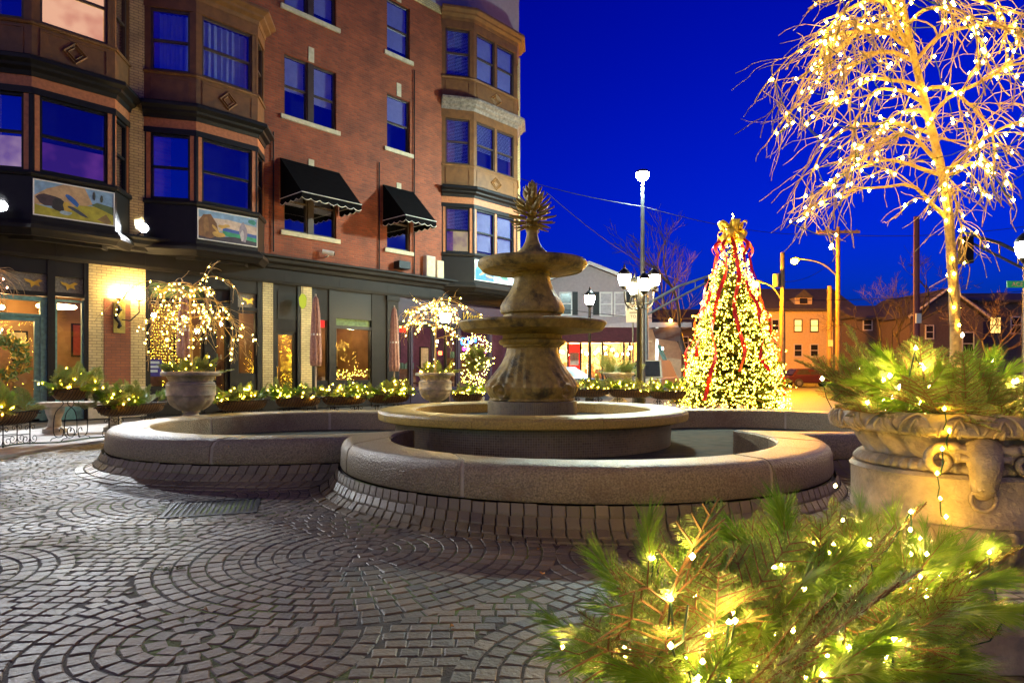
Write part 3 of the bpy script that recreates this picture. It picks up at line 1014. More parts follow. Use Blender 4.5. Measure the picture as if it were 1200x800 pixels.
def make_bay(t0, f0, f1, t1, p, tops, front_windows, side_blind, painting, lits={}):
    path = [(t0, 0.0), (f0, -p), (f1, -p), (t1, 0.0)]
    faces = [frame(path[i], path[i + 1]) for i in range(3)]
    band(path, rect(-.44, -.38, 4.3, tops[-1]), 'bay_core', M['dark'], bld)
    levels = [(4.70, 5.80, 5.83, 7.72, 'black')]
    # lower storey: black spandrel, window zone with orange strips, orange band, black cornice
    band(path, rect(-.2, 0.0, 4.70, 5.72), 'bay_spandrel', M['black'], bld)
    band(path, [(-.1, 4.35), (.02, 4.35), (.10, 4.45), (.16, 4.5), (.16, 4.58), (.05, 4.70), (-.1, 4.70)], 'bay_foot', M['charcoal'], bld)
    band(path, [(-.15, 5.72), (.05, 5.72), (.07, 5.78), (.05, 5.84), (-.15, 5.84)], 'bay_sill', M['black'], bld)
    band(path, rect(-.2, .02, 7.62, 7.77), 'window_head', M['black'], bld)
    band(path, rect(-.2, 0.0, 7.77, 8.02), 'orange_band', M['orange'], bld)
    band(path, cornice(8.02, 8.42, .30), 'bay_cornice', M['black'], bld)
    # upper storeys, brown
    zc = 8.42
    up = [z for z in tops if z > 9]
    for zi, zt in enumerate(up):
        band(path, rect(-.2, 0.0, zc, zc + .80), 'bay_spandrel', M['bronze'], bld)
        band(path, [(-.15, zc + .80), (.04, zc + .80), (.06, zc + .84), (.04, zc + .88), (-.15, zc + .88)], 'bay_sill', M['bronze'], bld)
        band(path, rect(-.2, .01, zt - .75, zt - .42), 'window_head', M['bronze'], bld)
        band(path, cornice(zt - .42, zt, .34), 'bay_cornice', M['silver'] if painting == 3 and zi == 0 else M['bronze'], bld)
        zc = zt
    for fi, (fr, L) in enumerate(faces):
        if fi == 2 and L < .55: continue
        n = front_windows if fi == 1 else 1
        zz = [(5.84, 7.62, 'black', 'orange')] ; zc = 8.42
        for zt in up:
            zz.append((zc + .88, zt - .75, 'bronze', 'bronze')); zc = zt
        for li, (z0, z1, cm, sm) in enumerate(zz):
            e = .12 if L > 1 else .06
            strip = .10 if L > 1 else .07
            fmat = M['black'] if li == 0 else M['frame']
            def post(a, b, m_, o1):
                MB().fb(fr, a, b, -.18, o1, z0, z1).build('bay_post', m_, bld)
            post(0.0 if fi else .02, e * .5, M[cm], -.005)
            post(e * .5, e * .5 + strip, M[sm], -.012)
            post(L - e * .5 - strip, L - e * .5, M[sm], -.012)
            post(L - e * .5, L, M[cm], -.005)
            a0, a1 = e * .5 + strip, L - e * .5 - strip
            if n == 2:
                mid = (a0 + a1) / 2
                post(mid - .06, mid + .06, M[sm], -.012)
                spans = [(a0, mid - .06), (mid + .06, a1)]
            else: spans = [(a0, a1)]
            for wi, (a, b) in enumerate(spans):
                if fi == 0 and side_blind: bl_, sl, cu = (.5 if li == 0 else .95), True, False
                elif li >= 1 and painting == 2: bl_, sl, cu = .97, False, True
                elif painting == 3: bl_, sl, cu = (.9 if li != 1 else .6), li == 1, False
                else: bl_, sl, cu = (None, False, False)
                wn = window(fr, a, b, z0 + .01, z1 - .01, bld, fmat, -.09, bl_, sl, cu)
                if (fi, li) in lits:
                    f0_, f1_, lm = lits[(fi, li)]
                    MB().fq(fr, a, b, -.33, z0 + (z1 - z0) * f0_, z0 + (z1 - z0) * f1_).build('lit_room', M[lm], wn)
        zc = 8.42
        for zt in up:
            if L > .9:
                MB().fb(fr, .16, L - .16, 0, .018, zc + .10, zc + .14).build('panel_moulding', M['bronze'], bld)
                MB().fb(fr, .16, L - .16, 0, .018, zc + .70, zc + .74).build('panel_moulding', M['bronze'], bld)
                for q in (.16, L - .20): MB().fb(fr, q, q + .04, 0, .018, zc + .14, zc + .70).build('panel_moulding', M['bronze'], bld)
            if fi == 1: diamond(fr, L / 2, zc + .42, .24, .24 if n == 1 else .3, bld, M['bronze'])
            zc = zt
    return faces
fb1 = make_bay(-1.50, tpx(37, .7), tpx(135, .7), 1.94, .7, (8.42, 11.9), 1, False, 1, {(1, 1): (0, 1, 'roomlit'), (0, 0): (0, .48, 'roomdim'), (1, 0): (0, .45, 'roomplum')})
fb2 = make_bay(2.28, tpx(230, .7), tpx(302, .7), 5.68, .7, (8.42, 11.75), 1, False, 2)
fb3 = make_bay(12.92, 14.0, 16.55, 17.40, .7, (8.42, 11.85, 15.35), 2, True, 3, {(0, 0): (0, .55, 'roomyel')})

# paintings fixed to the bays' spandrels: generic pictures, one flat panel each with a pale frame
def painting(faces, label, z0, z1, inset, shapes, ground):
    fr, L = faces[1]
    root = thing('painted_panel', label, 'painting', (P0.x, P0.y, 0), math.atan2(AY, AX), 'painted panels on the bays')
    a, b = inset, L - inset
    MB().fb(fr, a, b, 0.004, .022, z0, z1).build('canvas', flat(ground), root)
    mb = MB()
    for (x0, x1, y0, y1) in ((a, a + .025, z0, z1), (b - .025, b, z0, z1), (a + .025, b - .025, z0, z0 + .025), (a + .025, b - .025, z1 - .025, z1)): mb.fb(fr, x0, x1, .004, .035, y0, y1)
    mb.build('frame', M['white'], root)
    (ox, oy), (dx, dy), (nx, ny) = fr
    for k, (col, pts) in enumerate(shapes):
        q = []
        for (u, v) in pts:
            s = a + .026 + u * (b - a - .052); z = z0 + .026 + v * (z1 - z0 - .052); o_ = .0235 + k * .0006
            q.append((ox + dx * s + nx * o_, oy + dy * s + ny * o_, z))
        MB().poly(q).build('paint_patch', flat(col), root)
_fl = {}
def flat(c):
    if c not in _fl: _fl[c] = mat('paint_%d' % len(_fl), c, .55, var=.3, vs=9)
    return _fl[c]
def blob(cx, cy, rx, ry, n=11, rot=0, seed=0):
    r_ = random.Random(seed + int(cx * 100) + int(cy * 1000))
    out = []
    for k in range(n):
        a = 2 * PI * k / n; q = r_.uniform(.8, 1.15)
        x, y = rx * q * math.cos(a), ry * q * math.sin(a)
        out.append((min(1, max(0, cx + x * math.cos(rot) - y * math.sin(rot))), min(1, max(0, cy + x * math.sin(rot) + y * math.cos(rot)))))
    return out
skin = (.50, .30, .07)
painting(fb1, 'painted panel with tan hill, dark boulder and yellow meadow', 4.82, 5.66, .02, [
    ((.50, .33, .17), [(0, .55), (.15, .8), (.35, 1), (.62, 1), (.72, .55), (.5, .3), (0, .3)]),
    ((.36, .32, .03), [(0, 0), (1, 0), (1, .35), (.8, .5), (.55, .45), (.3, .2), (0, .3)]),
    ((.09, .13, .05), [(.7, .52), (.78, .62), (1, .55), (1, .3), (.85, .42)]),
    ((.06, .04, .045), blob(.17, .46, .16, .19, 13)), ((.03, .03, .03), blob(.30, .36, .10, .18, 12)),
    ((.03, .12, .40), blob(.46, .58, .05, .2, 10, .4)), ((.55, .36, .05), blob(.40, .35, .06, .14)),
    ((.30, .42, .5), blob(.38, .16, .09, .06)), ((.05, .06, .09), blob(.52, .26, .04, .2, 10, .7)),
    ((.22, .14, .05), [(.78, .1), (.9, .3), (.98, .05), (.9, .0)]), ((.05, .06, .05), blob(.74, .82, .02, .14, 8)), ((.06, .07, .05), blob(.84, .76, .02, .12, 8))], (.22, .36, .52))
painting(fb2, 'painted panel with brown rocks, yellow reclining shapes and a grey column', 4.82, 5.66, .02, [
    ((.55, .43, .35), [(0, .35), (1, .35), (1, .7), (.5, .8), (0, .75)]), ((.04, .10, .36), [(.4, .35), (1, .27), (1, .40), (.4, .50)]),
    ((.03, .28, .14), [(.4, .22), (1, .12), (1, .28), (.4, .38)]), ((.035, .03, .05), [(0, 0), (1, 0), (1, .14), (.6, .22), (.3, .14), (0, .2)]),
    ((.17, .08, .03), [(0, .1), (0, .6), (.08, .85), (.2, .9), (.3, .6), (.34, .2), (.2, .05)]), ((.24, .12, .04), blob(.13, .5, .05, .3, 9)),
    (skin, blob(.34, .22, .12, .10, 11, -.2)), (skin, blob(.28, .42, .03, .16, 9, .4)), (skin, blob(.40, .52, .07, .07)), (skin, blob(.48, .58, .05, .05)),
    ((.25, .22, .28), blob(.76, .42, .07, .36, 12)), ((.45, .42, .45), blob(.74, .3, .03, .22, 9)), ((.03, .2, .16), blob(.92, .86, .08, .1))], (.20, .34, .52))
painting(fb3, 'painted panel of turquoise waves and pale clouds', 4.80, 5.62, .02, [
    ((.03, .20, .34), [(0, 0), (.45, 0), (.34, .4), (.2, .65), (.05, .6), (0, .5)]), ((.05, .35, .48), [(0, .5), (.1, .8), (.25, .7), (.1, .55)]),
    ((.06, .14, .25), blob(.34, .2, .1, .16)), ((.55, .34, .16), blob(.22, .45, .05, .22, 9, -.5)), ((.55, .36, .18), blob(.34, .24, .12, .05, 9, -.5)),
    ((.7, .75, .82), blob(.62, .7, .2, .2)), ((.35, .25, .35), blob(.66, .5, .1, .14)), ((.08, .22, .17), blob(.72, .3, .12, .10)), ((.6, .72, .85), blob(.9, .4, .12, .3))], (.30, .58, .75))

# shopfront cornice: runs the whole front
band([(-7, 0), (17.5, 0)], [(-.3, 3.93), (.04, 3.93), (.06, 4.02), (.06, 4.36), (.12, 4.40), (.16, 4.50), (.26, 4.56), (.28, 4.66), (.36, 4.70), (.36, 4.76), (.05, 4.80), (-.3, 4.80)], 'shop_cornice', M['charcoal'], bld)
for k in range(-3, 9):
    MB().fb(F0, k * 2.0 + .3, k * 2.0 + .306, .05, .064, 4.03, 4.36).build('cornice_joint', M['black'], bld)
MB().fb(F0, -7, 17.5, -.30, -.20, 0, .45).build('stall_riser_core', M['dark'], bld)

def pier(px0, px1, m, name, z0=0.45, z1=3.93, o0=-.3, o1=0.0):
    return MB().fb(F0, tpx(px0), tpx(px1), o0, o1, z0, z1).build(name, m, bld)
# plinths and piers
pier(104, 170.5, M['ybrick'], 'brick_pier', .80)
MB().fb(F0, tpx(103), tpx(171), -.3, .05, 0, .80).build('pier_plinth', M['sillstone'], bld)
MB().fb(F0, tpx(122), tpx(153), 0, .012, .86, zpx(140, 350)).build('brick_panel', M['redbrickp'], bld)
pier(308, 320, M['ybrick'], 'brick_pier', 0.5)
pier(353, 365.5, M['ybrick'], 'brick_pier', 0.5)
for a, b in ((307, 321), (352, 366.5)): MB().fb(F0, tpx(a), tpx(b), -.3, .03, 0, .5).build('pier_plinth', M['charcoal'], bld)
for a, b in ((-260, -45), (56, 65), (99, 104), (171, 175), (240, 251), (270, 279), (302, 307.5), (320.5, 324), (349, 352.5), (366, 371), (386, 394), (436, 453)):
    pier(a, b, M['charcoal'] if a > 430 else M['black'], 'shop_pilaster', .0, 3.93, -.25, -.01)
pier(453, 466, M['charcoal'], 'shop_pilaster', 0, 3.75, -.25, .05)
MB().fb(F0, tpx(452), tpx(467), -.2, .09, 3.75, 3.92).build('pilaster_cap', M['charcoal'], bld)

def shopwin(px0, px1, zs, ze, riser=True, fm='black', gm='shopglass', name='shop_window'):
    a, b = tpx(px0), tpx(px1); fw = .05
    mb = MB()
    for (x0, x1, z0, z1) in ((a, a + fw, zs, ze), (b - fw, b, zs, ze), (a + fw, b - fw, zs, zs + fw), (a + fw, b - fw, ze - fw, ze)): mb.fb(F0, x0, x1, -.17, -.06, z0, z1)
    wd = mb.build(name, M[fm], bld)
    MB().fq(F0, a + fw, b - fw, -.11, zs + fw, ze - fw).build('pane', M[gm], wd)
    if riser and zs > .2: MB().fb(F0, a, b, -.2, -.05, 0, zs).build('stall_riser', M[fm], bld)
    return wd
def transom(px0, px1, z0, z1, m='frost', bird=None):
    a, b = tpx(px0), tpx(px1)
    MB().fb(F0, a, b, -.2, -.03, z1, 3.93).build('shop_fascia', M['black'], bld)
    MB().fb(F0, a, b, -.2, -.03, z0 - .10, z0).build('transom_bar', M['black'], bld)
    t = MB().fb(F0, a, b, -.15, -.12, z0, z1).build('transom_light', M[m], bld)
    if bird:
        c = tpx(bird); zz = (z0 + z1) / 2
        pts = [(-.20, .09), (-.05, .06), (.02, .02), (.14, .10), (.22, .06), (.12, .0), (.16, -.10), (.04, -.06), (-.04, -.14), (-.06, -.02), (-.16, .02)]
        q = [(c + x * .9, .118, zz + z * .9) for x, z in pts]
        q = [(x, -.02 - .09, z) for x, _, z in q]
        MB().poly([(x, .115, z) for x, _, z in q], (0, -.012, 0)).build('gilt_bird', M['gold'], t)
# door bay with teal frame
z1 = zpx(80, 321); z0 = zpx(80, 343)
transom(-45, 57, z0 - .02, z1 - .05, 'frost', 40)
transom(65, 99.5, z0, z1 - .08, 'frost', 82)
wd = shopwin(65, 99.5, .62, zpx(80, 351), True, 'teal')
MB().fb(F0, tpx(-45), tpx(57), -.2, -.06, zpx(40, 352), zpx(40, 347)).build('door_head', M['teal'], bld)
def door(px0, px1, zt, m, glass=True):
    a, b = tpx(px0), tpx(px1)
    mb = MB(); st = .11
    for (x0, x1, zz0, zz1) in ((a, a + st, .05, zt), (b - st, b, .05, zt), (a + st, b - st, .05, .55), (a + st, b - st, zt - st, zt)): mb.fb(F0, x0, x1, -.18, -.10, zz0, zz1)
    d = mb.build('door', M[m], bld)
    MB().fq(F0, a + st, b - st, -.14, .55, zt - st).build('pane', M['shopglass'], d)
    MB().tube([(a + st * .5, .085, .95), (a + st * .5, .04, 1.0), (a + st * .5, .04, 1.3), (a + st * .5, .085, 1.35)], .012, 6).build('handle', M['gold'], d)
    return d
door(-45, 48, zpx(30, 370), 'teal')
MB().fb(F0, tpx(-45), tpx(57), -.2, -.06, zpx(30, 370), zpx(30, 367)).build('door_transom', M['teal'], bld)
MB().fb(F0, tpx(48.2), tpx(56.5), -.2, -.08, 0, zpx(40, 352)).build('door_jamb', M['teal'], bld)
# window with light curtain
transom(175, 240, 3.22, 3.62, 'greenglass', 190)
shopwin(175, 240, .75, 3.10)
door(251, 270, 3.05, 'black')
transom(251, 270, 3.2, 3.6, 'dark')
transom(279, 302, 3.12, 3.55, 'frost', 293)
shopwin(279, 302, 1.1, 3.0)
door(324, 349, zpx(336, 388), 'black')
MB().fb(F0, tpx(324), tpx(349), -.2, -.05, zpx(336, 388), 3.93).build('door_fascia', M['charcoal'], bld)
MB().fb(F0, tpx(326), tpx(347), -.05, -.03, zpx(336, 374), 3.7).build('fascia_panel', M['black'], bld)
shopwin(371, 386, .85, zpx(378, 373)); MB().fb(F0, tpx(371), tpx(386), -.2, -.05, zpx(378, 373), 3.93).build('door_fascia', M['charcoal'], bld)
transom(394, 436, zpx(415, 382), zpx(415, 374), 'greenglass')
shopwin(394, 436, .85, zpx(415, 384))
# purple shop
ta, tb = tpx(466), 17.4
MB().fb(F0, ta, tb, -.2, -.02, 3.05, 3.93).build('shop_fascia', M['purple'], bld)
MB().fb(F0, ta, tb, -.2, .03, 2.92, 3.05).build('shop_fascia', M['charcoal'], bld)
for a, b in ((468, 482), (484, 509), (511, 537), (540, 574), (577, 610)):
    shopwin(a, b, .55, 2.92, True, 'purple')
for a, b in ((466, 468), (482, 484), (509, 511), (537, 540), (574, 577)): pier(a, b, M['purple'], 'shop_pilaster', 0, 2.92, -.2, -.02)
# side and rear of the building
MB().fb(((17.5, 0), (0, 1), (1, 0)), 0.02, 9.0, -.05, 0, 0, 18).build('side_wall', M['ybrick'], bld)
MB().fb(F0, -7, 17.4, -9.2, -9.0, 0, 18).build('rear_wall', M['brick'], bld)
MB().fb(F0, -7, 17.4, -9.0, -.3, 17.5, 17.7).build('roof', M['roof'], bld)
# rooms behind the shop glass
MB().fb(F0, -7, 17.4, -9, -.3, .02, .06).build('shop_floor', M['wood'], bld)
MB().fb(F0, -7, 17.4, -9, -.26, 4.0, 4.25).build('shop_ceiling', M['room'], bld)
for a, b, m in ((-7, tpx(172), 'room'), (tpx(172), tpx(307), 'room'), (tpx(307), tpx(366), 'room'), (tpx(366), tpx(460), 'room'), (tpx(460), 17.4, 'purpleroom')):
    MB().fb(F0, a + .03, b - .03, -3.6, -3.5, .06, 4.0).build('room_wall', M[m], bld)
    MB().fb(F0, b - .05, b + .05, -3.5, -.3, .06, 4.0).build('partition', M[m], bld)
rr = random.Random(5)
def rbx(px0, px1, d0, d1, z0, z1, m, name):
    return MB().fb(F0, tpx(px0), tpx(px1), -d1, -d0, z0, z1).build(name, M[m], bld)
rbx(396, 434, 1.0, 1.5, .06, 1.0, 'wood', 'shop_counter')
rbx(326, 348, 1.2, 1.6, .06, 1.1, 'wood', 'shop_counter')
rbx(398, 407, 3.2, 3.48, .06, 3.6, 'gold', 'shop_column')
for z in (1.35, 1.75, 2.15): rbx(418, 433, 3.1, 3.48, z, z + .04, 'wood', 'shop_shelf')
for k in range(16):
    px = 418.5 + (k % 6) * 2.4; z = (1.39, 1.79, 2.19)[k % 3]
    rbx(px, px + 1.2, 3.2, 3.35, z, z + rr.uniform(.14, .26), rr.choice(['white', 'teal', 'redbrickp', 'gold']), 'shop_bottle')
for px0, px1 in ((4, 22), (66, 80), (84, 97), (285, 297), (486, 500), (515, 530), (545, 560), (584, 600)):
    rbx(px0, px1, 1.2, 1.7, .70, .76, 'wood', 'cafe_table'); rbx(px0 + (px1 - px0) * .45, px0 + (px1 - px0) * .55, 1.4, 1.5, .06, .70, 'black', 'table_pillar')
rbx(372, 385, .25, .28, zpx(378, 383), zpx(378, 374), 'redposter', 'red_poster')
rbx(470, 480.5, .25, .28, zpx(475, 389), zpx(475, 381), 'redposter', 'red_poster')
for k in range(15):                           # framed pictures on the back walls
    t = -5.5 + k * 1.45 + rr.uniform(-.2, .2); z = rr.uniform(1.7, 2.3); w2, h2 = rr.uniform(.2, .4), rr.uniform(.2, .45)
    pf = MB().fb(F0, t - w2 - .05, t + w2 + .05, -3.5, -3.45, z - h2 - .05, z + h2 + .05).build('picture_frame', M['black'], bld)
    MB().fb(F0, t - w2, t + w2, -3.45, -3.44, z - h2, z + h2).build('picture', flat(rr.choice([(.3, .05, .03), (.5, .4, .2), (.06, .12, .2), (.45, .25, .05), (.6, .55, .45)])), pf)
for px0, px1, d, z1 in ((288, 300, 2.2, 1.6), (326, 333, 2.0, 1.9), (373, 384, 2.4, 1.5), (470, 480, 2.6, 2.0), (487, 506, 2.8, 1.7), (513, 533, 2.4, 1.3), (580, 603, 2.6, 1.8), (20, 44, 2.7, 2.1), (180, 235, 2.9, 1.2)):
    c = rbx(px0, px1, d, d + .4, .06, z1, 'wood', 'display_cabinet')
    for j in range(5):
        q = px0 + (px1 - px0) * (j + .2) / 5
        MB().fb(F0, tpx(q), tpx(q + (px1 - px0) * .12), -d - .25, -d - .1, z1, z1 + rr.uniform(.12, .3)).build('bottle', M[rr.choice(['white', 'gold', 'teal', 'redbrickp', 'greenglass'])], c)
# small lit curtain of lights and shop lamps
def bulbs(name, pts, r, m, parent, kind='stuff'):
    mb = MB()
    for p in pts:
        x, y, z = p
        mb.add([(x + r, y, z), (x, y + r, z), (x - r, y, z), (x, y - r, z), (x, y, z + r * 1.25), (x, y, z - r * 1.25)], [(0, 1, 4), (1, 2, 4), (2, 3, 4), (3, 0, 4), (1, 0, 5), (2, 1, 5), (3, 2, 5), (0, 3, 5)])
    o = mb.build(name, M[m], parent)
    if kind: o['kind'] = kind
    return o
fl = thing('light_curtain', 'curtain of tiny warm lights hanging inside the shop window', 'string lights', (P0.x, P0.y, 0), math.atan2(AY, AX))
a, b = tpx(177), tpx(222)
pts = []; cm = MB()
for k in range(17):
    t = a + (b - a) * (k + .5) / 17 + rr.uniform(-.015, .015)
    cm.tube([(t, .32, 1.05 + rr.uniform(0, .3)), (t, .32, 3.05)], .002, 3)
    for j in range(22): pts.append((t + rr.uniform(-.02, .02), .32 + rr.uniform(-.03, .03), 1.2 + j * .085 + rr.uniform(-.02, .02)))
cm.build('wire', M['cord'], fl); bulbs('bulb', pts, .008, 'fairyc', fl)
lamps = [(12, 1.4, 2.6, .08), (-10, 1.6, 2.6, .08), (30, 2.6, 2.9, .06), (215, 2.2, 2.9, .07), (290, 1.8, 2.7, .05), (338, 1.9, 2.6, .07), (377, 2.0, 2.7, .06), (402, 1.8, 2.75, .06), (428, 2.4, 2.8, .05), (475, 1.9, 2.5, .05), (497, 2.4, 2.4, .05), (556, 2.3, 2.5, .05), (590, 2.0, 2.5, .05)]
for px, d, z, r_ in lamps:
    t = tpx(px)
    pl = MB().tube([(t, d, z + r_ * .8), (t, d, 4.0)], .008, 5).build('pendant_rod', M['black'], bld)
    MB().sphere((t, d, z), r_, 10, 7).build('pendant_bulb', M['shoplamp'], pl)
# oval ceiling lamp in the window beside the door
t = tpx(82)
pl = MB().tube([(t, 1.2, 2.95), (t, 1.2, 4.0)], .01, 5).build('pendant_rod', M['black'], bld)
MB().lathe([(.05, .12), (.42, .08), (.45, .04), (.42, .0), (.05, -.02)], 24, (t, 1.2, 2.85)).build('lamp_shade', emit('opal_shade', (1, .62, .26), 14), pl)
# strings of small bulbs low in the shop windows
for px0, px1, z, where in ((326, 348, .55, 'glass alcove door'), (396, 435, 1.1, 'window below the green transom'), (468, 482, .75, 'purple shop window with the red poster'), (577, 606, .85, 'purple shop window at the building corner'), (540, 573, .85, 'purple shop window with the blue neon')):
    s = thing('light_garland', 'low garland of tiny amber bulbs in the ' + where, 'string lights', (P0.x, P0.y, 0), math.atan2(AY, AX), 'garlands in the shop windows')
    a, b = tpx(px0), tpx(px1); q = []
    nn = int((b - a) * 26)
    for k in range(nn): q.append((a + (b - a) * (k + .5) / nn, .24 + rr.uniform(-.02, .04), z + rr.uniform(-.16, .16)))
    MB().tube(q, .003, 3).build('wire', M['cord'], s); bulbs('bulb', q, .009, 'fairyp', s)
# neon and lettering
BZ = math.atan2(AY, AX)
def font_mesh(name, cu):
    t = bpy.data.objects.new(name, cu); C.objects.link(t)
    bpy.context.view_layer.update()
    me = bpy.data.meshes.new_from_object(t.evaluated_get(bpy.context.evaluated_depsgraph_get()))
    bpy.data.objects.remove(t)
    return link(name, me)
def facing_text(name, body, px, z, size, m, out, parent=None, label=None, ex=.006):
    cu = bpy.data.curves.new(name, 'FONT'); cu.body = body; cu.size = size; cu.extrude = ex; cu.materials.append(M[m]); cu.shear = .35
    o = font_mesh(name, cu)
    o.parent = bld; o.location = (tpx(px), -out, z); o.rotation_euler = (R(90), 0, 0)
    return o
facing_text('gilt_lettering', 'N', 474, 3.22, .42, 'gold', .025)
facing_text('gilt_lettering', 'Wash', 540, 3.28, .44, 'gold', .025)
for (px, z, m, wd_, h, how) in ((541, 2.45, 'neonblue', .16, .34, 'tall narrow'), (550, 2.42, 'neonblue', .42, .30, 'wide'), (562, 2.5, 'neonblue', .1, .16, 'tiny'), (551, 2.12, 'neonpink', .3, .10, 'flat wide'), (574, 2.0, 'neonpink', .12, .12, 'small round'), (521, 1.92, 'neonred', .14, .12, 'small')):
    root = thing('neon_sign', how + ' ' + m[4:] + ' neon sign in the purple shop window', 'neon sign', (P0.x, P0.y, 0), BZ, 'neon signs')
    t = tpx(px); q = []
    for k in range(25):
        a = 2 * PI * k / 24
        q.append((t + wd_ / 2 * math.cos(a), .26, z + h / 2 * math.sin(a) + .03 * math.sin(3 * a)))
    MB().tube(q, .022, 6).build('tube', M[m], root)
    MB().tube([(t, .27, z + h / 2), (t, .27, 2.9)], .004, 4).build('hanger', M['black'], root)
root = thing('window_poster', 'small purple and white notice inside the shop window by the brick pier', 'poster', (P0.x, P0.y, 0), BZ)
MB().fb(F0, tpx(176), tpx(193), -.22, -.20, zpx(184, 441), zpx(184, 420)).build('sheet', flat((.06, .03, .25)), root)
for k in range(3): MB().fb(F0, tpx(178), tpx(190 - k), -.2, -.197, zpx(184, 426 + k * 5), zpx(184, 423 + k * 5)).build('print_line', M['white'], root)

# awnings
def awning(t0, t1, label):
    root = thing('awning', label, 'awning', (P0.x, P0.y, 0), BZ, 'window awnings')
    zt, zf, p, v = 7.87, 6.58, 1.3, .22
    MB().add([(t0, -.02, zt), (t1, -.02, zt), (t1, -p, zf), (t0, -p, zf)], [(0, 3, 2, 1)]).build('canopy', M['awning'], root)
    for t in (t0, t1): MB().add([(t, -.02, zt), (t, -p, zf), (t, -.02, zf)], [(0, 1, 2)]).build('cheek', M['awning'], root)
    mb = MB(); pip = []
    def scallop(A, B, n):
        for k in range(n):
            for j in range(6):
                s0 = (k + j / 6) / n; s1 = (k + (j + 1) / 6) / n
                d0 = v * (.72 + .28 * math.sin(PI * j / 6)); d1 = v * (.72 + .28 * math.sin(PI * (j + 1) / 6))
                P_, Q = A.lerp(B, s0), A.lerp(B, s1)
                mb.add([(P_.x, P_.y, zf), (Q.x, Q.y, zf), (Q.x, Q.y, zf - d1), (P_.x, P_.y, zf - d0)], [(0, 1, 2, 3)])
                pip.append((P_.x, P_.y, zf - d0))
    a, b, c, d = Vector((t0, -.02)), Vector((t0, -p)), Vector((t1, -p)), Vector((t1, -.02))
    scallop(a, b, 4); scallop(b, c, 7 if t1 - t0 > 1.7 else 5); scallop(c, d, 4)
    mb.build('valance', M['awning'], root)
    MB().tube(pip, .012, 4).build('piping', M['piping'], root)
    MB().tube([(t0, -.02, zf), (t0, -p - .005, zf), (t1, -p - .005, zf), (t1, -.02, zf)], .014, 4).build('piping', M['piping'], root)
    mb = MB()
    for t in (t0 + .02, t1 - .02): mb.tube([(t, -.02, zf + .02), (t, -p + .02, zf + .02)], .012, 4)
    mb.build('frame', M['iron'], root)
awning(6.19, 8.32, 'wide black scalloped awning over a pair of brick-wall windows')
awning(10.12, 11.52, 'narrow black scalloped awning over a single brick-wall window')

# spotlights between the bays
def spot(px, py, out, label, aim):
    t = tpx(px, out); z = zpx(px, py, out)
    wp = Vector((P0.x + AX * t + AY * out, P0.y + AY * t - AX * out, z))
    root = thing('floodlight', label, 'floodlight', wp, 0, 'floodlights between the bays')
    d = (Vector(aim) - wp).normalized()
    q = d.to_track_quat('Z', 'Y')
    h = MB().lathe([(.05, -.22), (.07, -.20), (.075, -.06), (.12, 0.0), (.125, .03)], 20); h.f = [f for f in h.f if len(f) == 4]
    o = h.build('housing', M['blackmetal'], root); o.rotation_mode = 'QUATERNION'; o.rotation_quaternion = q
    l = MB().lathe([(.001, -.0), (.10, -.0)], 20).build('lens', M['spotlens'], root); l.rotation_mode = 'QUATERNION'; l.rotation_quaternion = q
    back = Vector((-AY, AX, 0)) * out
    MB().tube([(0, 0, -.05), back * .6 + Vector((0, 0, -.12)), back + Vector((0, 0, -.12))], .018, 6).build('bracket', M['blackmetal'], root)
    ld = bpy.data.lights.new('floodlight_beam', 'SPOT'); ld.energy = L_SPOT; ld.spot_size = R(115); ld.spot_blend = .6; ld.shadow_soft_size = .09; ld.color = (.86, .93, 1.0)
    lo = bpy.data.objects.new('floodlight_beam', ld); C.objects.link(lo); lo.parent = root; lo.location = d * .05
    lo.rotation_mode = 'QUATERNION'; lo.rotation_quaternion = d.to_track_quat('-Z', 'Y')
spot(168, 267, .42, 'bright white floodlight on the yellow brick between two bays', (-1.0, 6.0, 0))
spot(1, 241, .80, 'bright white floodlight beside the bay with the boulder painting', (-3.0, 5.5, 0))

# wall lantern on the yellow pier
sc = thing('wall_sconce', 'gilded wall sconce with glowing globes on the yellow brick pier', 'sconce', (P0.x, P0.y, 0), BZ)
ta, tb = tpx(132.5), tpx(146); za, zb = zpx(139, 390), zpx(139, 353)
MB().fb(F0, ta, tb, .012, .05, za, zb).build('back_plate', mat('patinated_gold', (.42, .36, .08), .45, .4, dirt=((.06, .09, .04), 30, .55)), sc)
c = (ta + tb) / 2
MB().tube([(c - .04 + .05 * math.sin(k * 1.1), -.07, za + .12 + (zb - za) * .75 * k / 9) for k in range(10)], [.03, .05, .03, .045, .06, .04, .03, .05, .035, .02], 6).build('ornament', M['iron'], sc)
for off in (-.02, .42):
    zz = zb + .02
    tt = c + off
    if off > 0: MB().tube([(c + .05, -.06, za + .35), (c + .22, -.14, za + .32), (tt, -.2, za + .55), (tt, -.2, zz + .02)], .018, 6).build('arm', M['iron'], sc)
    else: MB().tube([(tt, -.05, zb - .05), (tt, -.10, zb - .02), (tt, -.12, zz + .02)], .018, 6).build('arm', M['iron'], sc)
    yy = -.2 if off > 0 else -.12
    MB().lathe([(.02, 0), (.075, .02), (.08, .05)], 14, (tt, yy, zz)).build('cup', M['gold'], sc)
    MB().sphere((tt, yy, zz + .17), .125 if off > 0 else .10, 14, 9).build('globe', M['globew'], sc)

